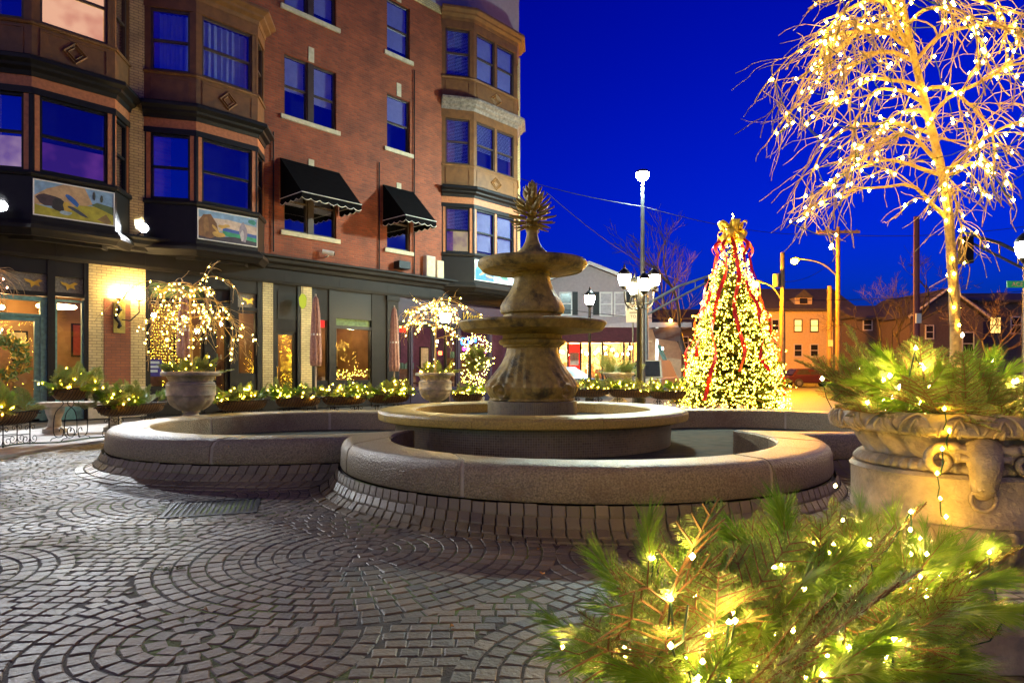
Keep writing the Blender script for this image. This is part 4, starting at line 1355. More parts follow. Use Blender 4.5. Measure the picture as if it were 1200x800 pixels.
# security camera, speaker and boxes over the cornice
cm = thing('security_camera', 'small white security camera on the brick above the cornice', 'camera', (P0.x, P0.y, 0), BZ)
t = tpx(381); z = zpx(381, 298)
MB().tube([(t, 0, z - .1), (t, -.16, z - .08), (t + .02, -.2, z)], .025, 6).build('bracket', M['white'], cm)
MB().tube([(t - .18, -.12, z + .06), (t + .1, -.3, z), (t + .13, -.32, z - .006)], [.07, .08, .07], 10).build('body', M['white'], cm)
MB().tube([(t + .125, -.317, z - .006), (t + .15, -.333, z - .012)], .045, 10).build('lens', M['ink'], cm)
sp = thing('wall_speaker', 'small black loudspeaker on the brick under the single window', 'speaker', (P0.x, P0.y, 0), BZ)
t = tpx(468); z = zpx(468, 312)
MB().add([(t - .28, -.05, z - .13), (t + .24, -.05, z - .13), (t + .30, -.28, z - .1), (t - .22, -.28, z - .1), (t - .28, -.05, z + .13), (t + .24, -.05, z + .13), (t + .30, -.28, z + .16), (t - .22, -.28, z + .16)], BOXF).build('cabinet', M['black'], sp)
MB().box(t - .02, t + .04, -.06, 0, z - .04, z + .04).build('bracket', M['iron'], sp)
for px, py, w2, h2, l in ((501, 313, .22, .40, 'pale meter box on the brick beside the corner bay, with a dark side'), (512, 317, .18, .36, 'smaller pale utility box close against the corner bay')):
    b_ = thing('utility_box', l, 'utility box', (P0.x, P0.y, 0), BZ)
    t = tpx(px); z = zpx(px, py)
    MB().box(t - w2, t + w2, -.20, 0, z - h2, z + h2).build('case', M['siding'] if px < 505 else M['housewall'], b_)
    MB().box(t - w2 + .02, t + w2 - .02, -.215, -.20, z - h2 + .02, z + h2 - .02).build('lid', M['sillstone'], b_)
# hanging lantern plant by the alcove
hp = thing('hanging_lantern', 'small green glass lantern hanging under the cornice by the alcove door', 'lantern', (P0.x, P0.y, 0), BZ)
t = tpx(350); z = zpx(350, 353)
MB().tube([(t, -.25, z + .2), (t, -.25, 3.95)], .008, 4).build('chain', M['iron'], hp)
MB().lathe([(.03, -.25), (.10, -.15), (.12, .08), (.06, .2), (.01, .22)], 12, (t, -.25, z)).build('body', emit('green_lantern_glass', (.5, .55, .05), .6), hp)

# wreath inside the teal door
wr = thing('wreath', 'leafy gold and green wreath hanging in the teal door', 'wreath', (P0.x, P0.y, 0), BZ)
t = tpx(2); z = zpx(2, 420)
mb = MB(); mg = MB()
for k in range(460):
    a = rr.uniform(0, 2 * PI); q = rr.uniform(.28, .54); tw = rr.uniform(0, 2 * PI)
    cx, cz = t + q * math.cos(a), z + q * math.sin(a); s = rr.uniform(.05, .09)
    tgt = mg if rr.random() < .35 else mb
    yy = .06 + rr.uniform(-.05, .04)
    tgt.add([(cx, yy, cz), (cx + s * math.cos(tw), yy - .03, cz + s * math.sin(tw)), (cx + 1.7 * s * math.cos(tw + .5), yy - .01, cz + 1.7 * s * math.sin(tw + .5)), (cx + s * math.cos(tw + 1), yy - .02, cz + s * math.sin(tw + 1))], [(0, 1, 2, 3)])
mb.build('green_leaves', M['fir'], wr, kind='stuff'); mg.build('gold_leaves', M['gold'], wr, kind='stuff')

# ------------------------------------------------------------------ evergreen sprays (shared meshes)
def needle(mb, b, d, wv, L, bend=None):
    m = b + d * (L * .45)
    e = b + d * L
    if bend is not None: m = m + bend * (L * .10); e = e + bend * (L * .35)
    i = len(mb.v)
    mb.v += [tuple(b), tuple(m + wv), tuple(e), tuple(m - wv)]
    mb.f.append((i, i + 1, i + 2, i + 3))
def fir_mesh(name, seed, L=.42, wd=.0012, nl=.021, step=.0042, m='fir'):
    r = random.Random(seed); nb = MB(); st = MB()
    def axis(p, d, up, Lx, lvl):
        n = max(3, int(Lx / .03)); pts = [p.copy()]; q = p.copy(); dd = d.copy()
        for k in range(n):
            dd = (dd + Vector((r.uniform(-.05, .05), r.uniform(-.05, .05), r.uniform(-.05, .03)))).normalized()
            q = q + dd * (Lx / n); pts.append(q.copy())
        st.tube(pts, [.0030 * (1 - .7 * k / n) * (1 if lvl == 0 else .6) + .0007 for k in range(n + 1)], 4, False)
        tot = int(Lx / step)
        for k in range(tot):
            t = k / tot * n; i = min(n - 1, int(t)); b = pts[i].lerp(pts[i + 1], t - i); a = (pts[i + 1] - pts[i]).normalized()
            side = a.cross(up).normalized()
            for s in (-1, 1, r.choice((-1, 1))):
                el = r.uniform(-.1, .75)
                dv = (a * r.uniform(.35, .75) + side * s * r.uniform(.6, 1) + up * el).normalized()
                wv = a.cross(dv); wv = dv.cross(wv).normalized() * wd
                needle(nb, b, dv, wv, nl * r.uniform(.75, 1.15) * (1 - .35 * (k / tot) ** 4), -up * .3)
        return pts
    up = Vector((0, 0, 1))
    P = axis(Vector((0, 0, 0)), Vector((1, 0, .15)).normalized(), up, L, 0)
    n = len(P)
    for k in range(2, n - 1):
        a = (P[k] - P[k - 1]).normalized(); side = a.cross(up).normalized()
        for s in (-1, 1):
            if r.random() < .12: continue
            ln = (L - .42 * L * 0 - (P[k] - P[0]).length) * r.uniform(.42, .62) + .02
            d2 = (a * .75 + side * s * .75 + up * r.uniform(-.1, .25)).normalized()
            Q = axis(P[k], d2, up, ln, 1)
            if ln > .12:
                for jj in (len(Q) // 2,):
                    for s2 in (-1, 1):
                        a2 = (Q[jj] - Q[jj - 1]).normalized(); sd = a2.cross(up).normalized()
                        axis(Q[jj], (a2 * .8 + sd * s2 * .65).normalized(), up, ln * .4, 2)
    return two_mat(name, nb, M[m], st, M['stem'])
def two_mat(name, nb, m1, st, m2):
    me = bpy.data.meshes.new(name); o = len(nb.v)
    me.from_pydata(nb.v + st.v, [], nb.f + [tuple(i + o for i in q) for q in st.f])
    me.materials.append(m1); me.materials.append(m2)
    me.polygons.foreach_set('material_index', [0] * len(nb.f) + [1] * len(st.f))
    return me
def pine_mesh(name, seed, L=.34, nl=.105, wd=.0012, m='pine'):
    r = random.Random(seed); nb = MB(); st = MB()
    def shoot(p, d, Lx):
        n = 8; pts = [p.copy()]; q = p.copy(); dd = d.copy()
        for k in range(n):
            dd = (dd + Vector((r.uniform(-.07, .07), r.uniform(-.07, .07), r.uniform(-.06, .05)))).normalized(); q = q + dd * (Lx / n); pts.append(q.copy())
        st.tube(pts, [.0034 * (1 - .6 * k / n) for k in range(n + 1)], 4, False)
        tot = int(Lx * 250)
        for k in range(tot):
            t = (.22 + .78 * (k / tot)) * n; i = min(n - 1, int(t)); b = pts[i].lerp(pts[i + 1], t - i); a = (pts[i + 1] - pts[i]).normalized()
            az = r.uniform(0, 2 * PI); o1 = a.orthogonal().normalized(); o2 = a.cross(o1)
            rad = o1 * math.cos(az) + o2 * math.sin(az)
            sp = r.uniform(.35, .95) * (1 - .45 * k / tot)
            for j in range(4):
                dv = (a + rad * sp + Vector((r.uniform(-.16, .16), r.uniform(-.16, .16), r.uniform(-.16, .16)))).normalized()
                wv = dv.orthogonal().normalized() * wd
                needle(nb, b, dv, wv, nl * r.uniform(.7, 1.1), Vector((0, 0, -.45)))
    shoot(Vector((0, 0, 0)), Vector((1, 0, .12)).normalized(), L)
    for s in (-1, 1):
        shoot(Vector((L * .35, 0, .02)), Vector((.8, .6 * s, .1)).normalized(), L * .55)
    return two_mat(name, nb, M[m], st, M['stem'])
FIR = [fir_mesh('fir_spray', 21 + k, .42 + .04 * k) for k in range(3)]
PINE = [pine_mesh('pine_spray', 31 + k, .30 + .04 * k) for k in range(3)]
TFIR = [fir_mesh('fir_bough', 41 + k, .42, .0030, .032, .0085, 'treefir') for k in range(3)]
FARF = [fir_mesh('fir_spray', 51 + k, .42, .0024, .028, .0085, 'fir') for k in range(2)]
FARP = [pine_mesh('pine_spray', 61 + k, .30, .11, .0019) for k in range(1)]
def orient(o, p, d, roll=0.0, sc=1.0):
    d = Vector(d).normalized(); up = Vector((0, 0, 1))
    y = up.cross(d)
    if y.length < .05: y = Vector((0, 1, 0))
    y.normalize(); z = d.cross(y)
    mt = Matrix((d, y, z)).transposed().to_4x4() @ Matrix.Rotation(roll, 4, 'X')
    o.matrix_basis = Matrix.Translation(p) @ mt @ Matrix.Diagonal((sc, sc, sc, 1))
def sprays(parent, spots, meshes, r):
    """spots: (point, direction, scale)"""
    tips = []
    for p, d, s in spots:
        me = r.choice(meshes)
        o = link('pine_branch' if 'pine' in me.name else 'fir_branch', me, parent)
        orient(o, Vector(p), d, r.uniform(-.6, .6), s)
        tips.append((Vector(p), Vector(d).normalized(), s))
    return tips
def string_on(label, pts, r_, m, group=None, cord=True, loc=(0, 0, 0), cr=.0028):
    root = thing('fairy_lights', label, 'string lights', loc, 0, group)
    if cord:
        mbc = MB(); rr_ = random.Random(len(pts)); seg = []
        for a, b in zip(pts[:-1], pts[1:]):
            a, b = Vector(a), Vector(b); dd = (b - a).length
            if dd > .30:
                if len(seg) > 1: mbc.tube(seg, cr, 4)
                seg = []; continue
            for u in range(4):
                f = u / 4; seg.append(a.lerp(b, f) - Vector((0, 0, .45 * dd * math.sin(PI * f))) + Vector((rr_.uniform(-1, 1), rr_.uniform(-1, 1), 0)) * dd * .12 * math.sin(PI * f))
        if len(seg) > 1: mbc.tube(seg, cr, 4)
        mbc.build('cord', M['cord'], root)
    bulbs('bulb', [(p[0], p[1], p[2]) for p in pts], r_, m, root)
    return root
def chain_order(pts):
    pts = [Vector(p) for p in pts]; out = [pts.pop(0)]
    while pts:
        k = min(range(len(pts)), key=lambda i: (pts[i] - out[-1]).length_squared); out.append(pts.pop(k))
    return out

# ------------------------------------------------------------------ iron planters with coco liners
def planter(loc, rz, L, W, ztop, depth, label, n, seed, meshes, nb, br, tall=.3, stand='hoop', sc=(.8, 1.2), name='trough_planter', bm='fairyp'):
    r = random.Random(seed)
    root = thing(name, label, 'planter', loc, rz, 'evergreen planters round the plaza')
    lin = MB(); nU, nS = 14, 10
    for i in range(nU + 1):
        u = -1 + 2 * i / nU
        e = math.sqrt(max(0, 1 - abs(u) ** 4)); x = u * L / 2
        for j in range(nS + 1):
            a = PI * j / nS
            lin.v.append((x, W / 2 * (e * .9 + .1) * math.cos(a), ztop - depth * (.35 + .65 * e) * math.sin(a) + r.uniform(-.004, .004)))
    for i in range(nU):
        for j in range(nS): lin.f.append((i * (nS + 1) + j, i * (nS + 1) + j + 1, (i + 1) * (nS + 1) + j + 1, (i + 1) * (nS + 1) + j))
    lin.f.append(tuple(range(nS + 1))); lin.f.append(tuple(reversed([nU * (nS + 1) + j for j in range(nS + 1)])))
    lin.build('coco_liner', M['coco'], root, True)
    MB().box(-L * .46, L * .46, -W * .42, W * .42, ztop - .05, ztop - .03).build('soil', M['soil'], root)
    bk = root
    cnt = int(L / .062)
    for i in range(cnt + 1):
        u = (-1 + 2 * i / cnt) * .97; e = math.sqrt(max(0, 1 - abs(u) ** 4)); x = u * L / 2
        q = []
        for j in range(11):
            a = PI * j / 10
            q.append((x + .035 * math.sin(2 * a) * (1 if stand != 'plain' else 0), (W / 2 * (e * .9 + .1) + .008) * math.cos(a), ztop - (depth * (.35 + .65 * e) + .008) * math.sin(a)))
        MB().tube(q, .0055, 4).build('basket_rib', M['iron'], bk)
    q = []
    for k in range(41):
        a = 2 * PI * k / 40
        u = math.copysign(abs(math.cos(a)) ** .5, math.cos(a)); v = math.copysign(abs(math.sin(a)) ** .5, math.sin(a))
        q.append((u * L / 2, v * W / 2 * 1.02, ztop + .004))
    MB().tube(q, .009, 5).build('rim_hoop', M['iron'], root)
    # stand
    zb = ztop - depth - .01
    def spiral(c, r0, a0, turns, sgn, y):
        return [(c[0] + r0 * (1 - .75 * k / 26) * math.cos(a0 + sgn * turns * 2 * PI * k / 26), y, c[1] + r0 * (1 - .75 * k / 26) * math.sin(a0 + sgn * turns * 2 * PI * k / 26)) for k in range(27)]
    for y in (-W * .3, W * .3):
        if stand == 'lyre':
            for s in (-1, 1):
                q = [(s * .06, y, zb), (s * .05, y, zb - .06), (s * .20, y, zb - .2), (s * .235, y, .16), (s * .17, y, .05), (s * .06, y, .06), (s * .04, y, .16), (s * .10, y, .20), (s * .12, y, .14)]
                MB().tube(smoothpts(q), .008, 5).build('stand_scroll', M['iron'], root)
                MB().tube([(s * .17, y, .05), (s * .26, y, .035), (s * .30, y, .0)], .008, 5).build('foot', M['iron'], root)
        else:
            for s in (-1, 1):
                cx = s * L * .27
                MB().tube([(cx, y, zb + .03), (cx, y, .0)], .009, 5).build('leg', M['iron'], root)
                for s2 in (-1, 1):
                    MB().tube(spiral((cx + s2 * .085, .09), .075, PI if s2 > 0 else 0, 1.2, s2, y), .006, 4).build('stand_scroll', M['iron'], root)
                    MB().tube(spiral((cx + s2 * .06, zb - .06), .05, PI if s2 > 0 else 0, 1.1, -s2, y), .006, 4).build('stand_scroll', M['iron'], root)
            MB().tube([(-L * .27, y, .17), (L * .27, y, .17)], .007, 4).build('stretcher', M['iron'], root)
    spots = []
    for k in range(n):
        x = r.uniform(-.46, .46) * L; y = r.uniform(-.35, .35) * W
        a = r.uniform(0, 2 * PI); el = r.uniform(-.05, 1.25)
        d = Vector((math.cos(a) * math.cos(el) * .8 + x / L * .9, math.sin(a) * math.cos(el), math.sin(el) * tall / .3))
        spots.append(((x, y, ztop - .02), d, r.uniform(*sc) * (1.4 if br < .01 and k % 7 == 0 else 1)))
    tips = sprays(root, spots, meshes, r)
    rot = Matrix.Rotation(rz, 4, 'Z'); pts = []
    for k in range(nb):
        p, d, s = r.choice(tips)
        q = p + d * s * (r.uniform(.12, .36) if br > .01 else r.uniform(.10, .38)) + Vector((r.uniform(-.03, .03), r.uniform(-.03, .03), r.uniform(0, .04 if br > .01 else .07)))
        pts.append(rot @ q + Vector(loc))
    string_on('fairy lights in the ' + label.replace('wire trough ', '').replace('with evergreens ', ''), chain_order(pts), br, bm, 'fairy lights in the planters')
    return root
def smoothpts(q, n=6):
    out = []
    q = [Vector(p) for p in q]
    for i in range(len(q) - 1):
        p0, p1, p2, p3 = q[max(i - 1, 0)], q[i], q[i + 1], q[min(i + 2, len(q) - 1)]
        for k in range(n):
            t = k / n
            out.append(.5 * ((2 * p1) + (p2 - p0) * t + (2 * p0 - 5 * p1 + 4 * p2 - p3) * t * t + (3 * p1 - p0 - 3 * p2 + p3) * t ** 3))
    out.append(q[-1]); return out
def ringrot(x, y): return math.atan2(y - O.y, x - O.x) + PI / 2
def pl_at(px, D): return ((px - 600) / F * D, D)
for k, (px, D, L, zt, label, st, n) in enumerate((
    (12, 10.2, .95, .57, 'wire trough planter with evergreens standing before the teal door', 'scroll', 20),
    (83, 11.2, .66, .90, 'tall wire trough planter with evergreens on a lyre shaped stand', 'lyre', 18),
    (155, 11.9, 1.42, .60, 'long wire trough planter with evergreens just beside the grey urn by the pier', 'scroll', 34),
    (284, 12.9, 1.12, .62, 'wire trough planter with evergreens between the grey urn and the first furled umbrella', 'scroll', 24),
    (350, 13.9, 1.05, .64, 'wire trough planter with evergreens in front of the alcove door', 'scroll', 24),
    (404, 14.7, 1.05, .64, 'wire trough planter with evergreens in front of the green transom window', 'scroll', 24),
    (455, 15.6, 1.05, .64, 'wire trough planter with evergreens next to the urn with the small lit tree', 'scroll', 24),
    (548, 17.0, .8, .60, 'short wire trough planter with evergreens in front of the neon signs', 'scroll', 18),
    (688, 17.2, 1.1, .72, 'wire trough planter with evergreens below the single street lantern', 'scroll', 24),
    (738, 16.9, 1.1, .72, 'wire trough planter with evergreens at the foot of the four lantern lamp post', 'scroll', 24),
    (783, 16.3, .9, .70, 'wire trough planter with evergreens beside the christmas tree', 'scroll', 20))):
    x, y = pl_at(px, D)
    planter((x, y, .035), ringrot(x, y), L, .36, zt - .035, .20, label, n, 100 + k, FARF + FARP, 34 if k > 2 else 16, .0125 if k > 2 else .013, stand=st, sc=(.75, 1.15) if k > 2 else (.9, 1.3))
planter((.86, 1.88, 0), R(36), 1.34, .36, .43, .22, 'wire trough planter with evergreens beside the carved urn holding the tall lit tree', 124, 200, FIR * 4 + PINE * 3, 170, .0056, tall=.20, sc=(.65, 1.05), bm='fairyn')

# ------------------------------------------------------------------ stone urns
def rel_rim(r, z, a):
    if r < .42: return r
    return r + .010 * math.sin(18 * a + 60 * z) * math.cos(9 * a) - .014 * (abs(math.sin(9 * a - 22 * (z - .95))) ** 6)
def rel_neck(r, z, a): return r + .018 * math.sin(22 * a + 38 * (z - .85)) * math.sin(PI * (z - .85) / .1)
def rel_flute(r, z, a): return r + .006 * math.cos(64 * a)
def rel_bowl(r, z, a):
    k = math.sin(PI * min(1, max(0, (z - .31) / .29)))
    return r * (1 + k * (.045 * math.cos(10 * a) + .022 * math.cos(60 * a + 30 * abs(((a * 10 / (2 * PI)) % 1) - .5))))
def urn(loc, label, m, big=False, lift=0.0, group='stone urns round the plaza'):
    root = thing('stone_urn', label, 'urn', loc, 0, group)
    n = 180 if big else 64
    z = lift
    m2 = M[m]
    b = MB(); b.box(-.27, .27, -.27, .27, 0, .15 + z); b.build('plinth', m2, root)
    if lift > .05: MB().box(-.33, .33, -.33, .33, 0, lift * .6).build('base_step', m2, root)
    smooth_angle(MB().lathe([(.23, .15 + z), (.225, .185 + z), (.17, .22 + z), (.13, .26 + z), (.12, .29 + z), (.15, .305 + z), (.15, .325 + z), (.12, .33 + z)], n // 2).build('foot', m2, root), 40)
    zz = [(.13, .325), (.20, .345), (.27, .39), (.33, .45), (.37, .52), (.388, .60)]
    fine = []
    for i in range(len(zz) - 1):
        for k in range(5): fine.append((zz[i][0] + (zz[i + 1][0] - zz[i][0]) * k / 5, zz[i][1] + (zz[i + 1][1] - zz[i][1]) * k / 5))
    fine.append(zz[-1])
    MB().lathe([(r, h + z) for r, h in fine], n * 2 if big else n, fn=lambda r, h, a: rel_bowl(r, h - z, a)).build('bowl', m2, root, True)
    smooth_angle(MB().lathe([(.385, .60 + z), (.408, .605 + z), (.41, .62 + z), (.405, .63 + z), (.405, .77 + z), (.412, .785 + z), (.40, .80 + z), (.38, .802 + z)], n).build('band', m2, root), 40)
    MB().lathe([(.375, .80 + z), (.392, .81 + z), (.39, .825 + z), (.37, .845 + z), (.35, .85 + z)], n * 2 if big else n, fn=rel_flute).build('fluted_roll', m2, root, True)
    nk = [(.35 + .05 * (k / 8) ** 1.6, .848 + .1 * k / 8 + z) for k in range(9)]
    MB().lathe(nk, n * 2 if big else n, fn=lambda r, h, a: rel_neck(r, h - z, a)).build('leaf_neck', m2, root, True)
    rp = [(.40, .945)] + [(.40 + .09 * math.sin(PI / 2 * k / 6), .945 + .003 * k) for k in range(1, 6)] + [(.487, .968), (.493, .98), (.494, .995), (.489, 1.01), (.478, 1.024), (.46, 1.034), (.435, 1.036), (.415, 1.03), (.405, 1.0), (.40, .98)]
    MB().lathe([(r, h + z) for r, h in rp], n * 2 if big else n, fn=lambda r, h, a: rel_rim(r, h - z, a)).build('carved_rim', m2, root, True)
    MB().lathe([(.40, .99 + z), (.001, 1.0 + z)], 24).build('soil', M['soil'], root)
    if big:                                   # horned mask on the front, leaf scrolls on the rim
        def rimp(a, f):
            r_, h_ = ((.462, .952), (.484, .962), (.496, .982), (.496, 1.0), (.486, 1.018), (.468, 1.034))[int(round(f * 5))]
            return (r_ * math.cos(a), r_ * math.sin(a), h_ + z)
        for k in range(22):
            a0 = 2 * PI * k / 22; cv = MB(); da = 2 * PI / 22
            cv.tube(smoothpts([rimp(a0 + da * u, f) for u, f in ((.02, 0), (.10, .4), (.25, .8), (.5, 1), (.75, .8), (.9, .4), (.98, 0))], 3), .0062, 5)
            cv.tube(smoothpts([rimp(a0 + da * u, f) for u, f in ((.30, 0), (.36, .4), (.5, .8), (.64, .4), (.70, 0))], 3), .0055, 5)
            cv.tube(smoothpts([rimp(a0 + da * u, f) for u, f in ((.5, 0), (.5, .2), (.5, .4))], 3), [.010, .010, .009, .008, .006, .004, .002], 6)
            cv.build('rim_carving', m2, root, True)
        for k in range(26):
            a0 = 2 * PI * k / 26; cv = MB()
            cv.tube(smoothpts([((r_) * math.cos(a0 + o_), r_ * math.sin(a0 + o_), h_ + z) for r_, h_, o_ in ((.150, .345, 0), (.245, .37, .02), (.315, .43, .05), (.365, .51, .07), (.385, .575, .03), (.378, .585, -.03))], 3), [.010, .014, .017, .019, .020, .021, .021, .020, .019, .018, .017, .016, .015, .012, .010, .007], 6)
            cv.build('bowl_leaf', m2, root, True)
        for az in (R(-112), R(68)):
            mk = MB(); d = Vector((math.cos(az), math.sin(az), 0)); t = Vector((-d.y, d.x, 0))
            def P(a, b, h): return d * (.385 + a) + t * b + Vector((0, 0, h + z))
            mk.tube([P(.03, -.115 + .023 * k, .905 + .006 * math.cos(k * 1.1)) for k in range(11)], [.018 + .006 * (k % 2) for k in range(11)], 8)
            mk.tube(smoothpts([P(.01, 0, .90), P(.05, 0, .86), P(.055, 0, .80), P(.03, 0, .755), P(.0, 0, .74)]), [.07 - .0016 * k for k in range(25)], 10)
            for s in (-1, 1):
                mk.tube(smoothpts([P(.03, s * .02, .885), P(.06, s * .035, .875), P(.045, s * .075, .868)]), [.014] * 13, 6)
                mk.sphere(tuple(P(.055, s * .042, .858)), .014, 8, 6)
                q = []
                for k in range(26):
                    a = k / 25 * 2.6 * PI; rr_ = .062 * (1 - k / 25 * .78)
                    q.append(P(.025, s * (.135 + rr_ * math.cos(a + PI)), .855 + rr_ * math.sin(a)))
                mk.tube(q, [.022 - .0005 * k for k in range(26)], 7)
                mk.sphere(tuple(P(.075, s * .016, .762)), .014, 8, 6)
            mk.tube(smoothpts([P(.045, -.035, .742), P(.06, 0, .736), P(.045, .035, .742)]), [.008] * 13, 6)
            o = mk.build('mask', m2, root, True)
            rg = MB(); rg.tube([P(.035 + .0 * k, .040 * math.cos(2 * PI * k / 24), .715 + .042 * math.sin(2 * PI * k / 24)) for k in range(25)], .008, 6)
            rg.build('ring', m2, root, True)
    return root
UR = Vector((1.935, 2.85, 0))
urn(UR, 'large carved urn with ram mask holding the tall lit weeping tree', 'urnstone', True)
UL = Vector((*pl_at(224, 11.7), .035)); UM = Vector((*pl_at(510, 16.2), .035)); UF = Vector((*pl_at(725, 20.0), .035))
urn(UL, 'grey weathered urn with a small lit tree next to the yellow brick pier', 'urngrey', False, .13)
urn(UM, 'grey weathered urn with a small lit tree in front of the purple shop', 'urngrey', False, .10)
urn(UF, 'weathered urn of unlit fir greens behind the four lantern lamp post', 'urngrey', False, .10)
def urn_greens(base, z, label, n, seed, meshes, nb, br, spread=.3, sc=(.8, 1.2), el=(.0, 1.2)):
    r = random.Random(seed)
    root = thing('evergreen_arrangement', label, 'evergreens', (base.x, base.y, base.z + z), 0, 'evergreens in the urns')
    spots = []
    for k in range(n):
        a = r.uniform(0, 2 * PI); q = spread * math.sqrt(r.random()); e = r.uniform(*el)
        spots.append(((q * math.cos(a), q * math.sin(a), -.02), (math.cos(a) * math.cos(e), math.sin(a) * math.cos(e), math.sin(e)), r.uniform(*sc)))
    tips = sprays(root, spots, meshes, r)
    if nb:
        pts = []
        for k in range(nb):
            p, d, s = r.choice(tips); pts.append(p + d * s * r.uniform(.12, .40) + Vector((0, 0, r.uniform(0, .04))) + Vector(root.location))
        string_on('fairy lights through ' + label, chain_order(pts), br, 'fairyn' if br < .01 else 'fairyp', 'fairy lights in the urns')
urn_greens(UR, 1.0, 'fir and pine boughs heaped round the trunk in the carved urn', 46, 301, FIR + FIR + PINE, 46, .0085, .30, (.75, 1.15), (.05, 1.15))
urn_greens(UL, 1.13, 'fir boughs in the grey urn by the yellow pier', 26, 302, FARF, 16, .013, .3, (.7, 1.05))
urn_greens(UM, 1.10, 'fir boughs in the grey urn before the purple shop', 22, 303, FARF, 16, .015, .3, (.7, 1.05))
urn_greens(UF, 1.10, 'dark fir boughs standing up in the unlit urn', 24, 304, FARF, 0, .018, .3, (1.0, 1.9))
# string hanging down the carved urn's face
q = [Vector((UR.x + .50 * math.cos(R(-128) + .05 * math.sin(k)), UR.y + .50 * math.sin(R(-128)) + (0 if k < 2 else .02), 1.06 - k * .055 - .03 * math.sin(k * 2.1))) for k in (0, 1.2, 2.9, 4.0, 6.1, 7.6)]
string_on('few warm fairy lights trailing down the face of the carved urn', q, .0085, 'fairyp')

# ------------------------------------------------------------------ weeping trees with lights
def grow(p, d, L, g, n, noise, r):
    pts = [p.copy()]; q = p.copy(); d = d.normalized()
    for k in range(n):
        d = (d + Vector((0, 0, -g / n * (1 + k / n))) + Vector((r.uniform(-noise, noise), r.uniform(-noise, noise), r.uniform(-noise, noise)))).normalized()
        q = q + d * (L / n); pts.append(q.copy())
    return pts
def weeping(base, label, seed, trunk, limbs, Lm, r0, sub, twig, tube_n, nlights, br, bm, lab2, cords=0, min_r=.0016, gl=1.5, azs=None, twigL=(.12, .34), nz=1.0):
    r = random.Random(seed)
    root = thing('weeping_tree', label, 'tree', base, 0, 'lit weeping trees in the urns')
    tp = smoothpts(trunk, 5)
    MB().tube(tp, [r0 * (1 - .45 * k / (len(tp) - 1)) * (1 + .06 * math.sin(k * 2.3)) for k in range(len(tp))], 12 if tube_n > 4 else 8).build('trunk', M['bark'], root, True)
    lights = []; twigs = MB()
    for k in range(limbs):
        f = .42 + .58 * (k / (limbs - 1)) ** .8
        i = min(len(tp) - 1, int(f * (len(tp) - 1)))
        az = azs[k % len(azs)] + r.uniform(-.2, .2) if azs else k * 2.4 + r.uniform(-.3, .3)
        el = r.uniform(.1 if nz > 1 else .35, .95)
        L = Lm * r.uniform(.75, 1.2) * (.7 + .45 * f)
        P = grow(tp[i], Vector((math.cos(az) * math.cos(el), math.sin(az) * math.cos(el), math.sin(el))), L, gl * r.uniform(.8, 1.25), 13, .10 * nz, r)
        rad = [max(min_r * 1.6, r0 * .42 * (1 - .85 * j / 13)) for j in range(14)]
        MB().tube(P, rad, tube_n + 1).build('limb', M['bark'], root, True)
        for j in range(2, 14): lights.append((P[j], rad[j]))
        for s in range(sub):
            j = r.randint(2, 12); a = (P[j] - P[j - 1]).normalized()
            dv = (a + Vector((r.uniform(-1, 1), r.uniform(-1, 1), r.uniform(-.5, .9))) * .85).normalized()
            L2 = L * r.uniform(.28, .55)
            Q = grow(P[j], dv, L2, gl * r.uniform(.2, 1.2), 9, .17 * nz ** .5, r)
            rd = [max(min_r, rad[j] * .5 * (1 - .85 * u / 9)) for u in range(10)]
            twigs.tube(Q, rd, tube_n)
            for u in range(2, 10, 2): lights.append((Q[u], rd[u]))
            for t in range(twig):
                u = r.randint(2, 8); a2 = (Q[u] - Q[u - 1]).normalized()
                dv = (a2 + Vector((r.uniform(-1, 1), r.uniform(-1, 1), r.uniform(-.8, .6))) * .9).normalized()
                W_ = grow(Q[u], dv, r.uniform(*twigL), r.uniform(.1, .7), 5, .20 * nz ** .6, r)
                twigs.tube(W_, [max(min_r * .8, rd[u] * .55 * (1 - .7 * v / 5)) for v in range(6)], max(3, tube_n - 2))
    twigs.build('twigs', M['bark'], root, True, kind='stuff')
    pick = []
    for k in range(nlights):
        p, rd = r.choice(lights)
        pick.append(p + Vector((r.uniform(-1, 1), r.uniform(-1, 1), r.uniform(-1.2, .6))) * (rd + br * 1.6) + Vector(base))
    for k in range(max(6, nlights // 12)):
        t = r.uniform(.05, .95) * (len(tp) - 1); p = tp[int(t)]; a = r.uniform(0, 2 * PI)
        pick.append(p + Vector((math.cos(a), math.sin(a), 0)) * (r0 * (1 - .4 * t / len(tp)) + br) + Vector(base))
    lr = thing('fairy_lights', lab2, 'string lights', (0, 0, 0), 0, 'fairy lights in the trees')
    order = chain_order(pick)
    # one cord from bulb to bulb, slack between them
    cp = []
    for a, b in zip(order[:-1], order[1:]):
        dd = (b - a).length
        if dd > .45 * Lm: cp.append(a); continue
        for u in range(3):
            f = u / 3; cp.append(a.lerp(b, f) - Vector((0, 0, .10 * dd * math.sin(PI * f))) + Vector((r.uniform(-.1, .1), r.uniform(-.1, .1), 0)) * dd * .5)
    seg = []
    mbc = MB()
    for p in cp:
        if seg and (p - seg[-1]).length > .35 * Lm:
            if len(seg) > 2: mbc.tube(seg, .0022 if tube_n > 4 else .003, 4)
            seg = []
        seg.append(p)
    if len(seg) > 2: mbc.tube(seg, .0022 if tube_n > 4 else .003, 4)
    mbc.build('cord', M['cord'], lr); bulbs('bulb', pick, br, bm, lr)
    return root
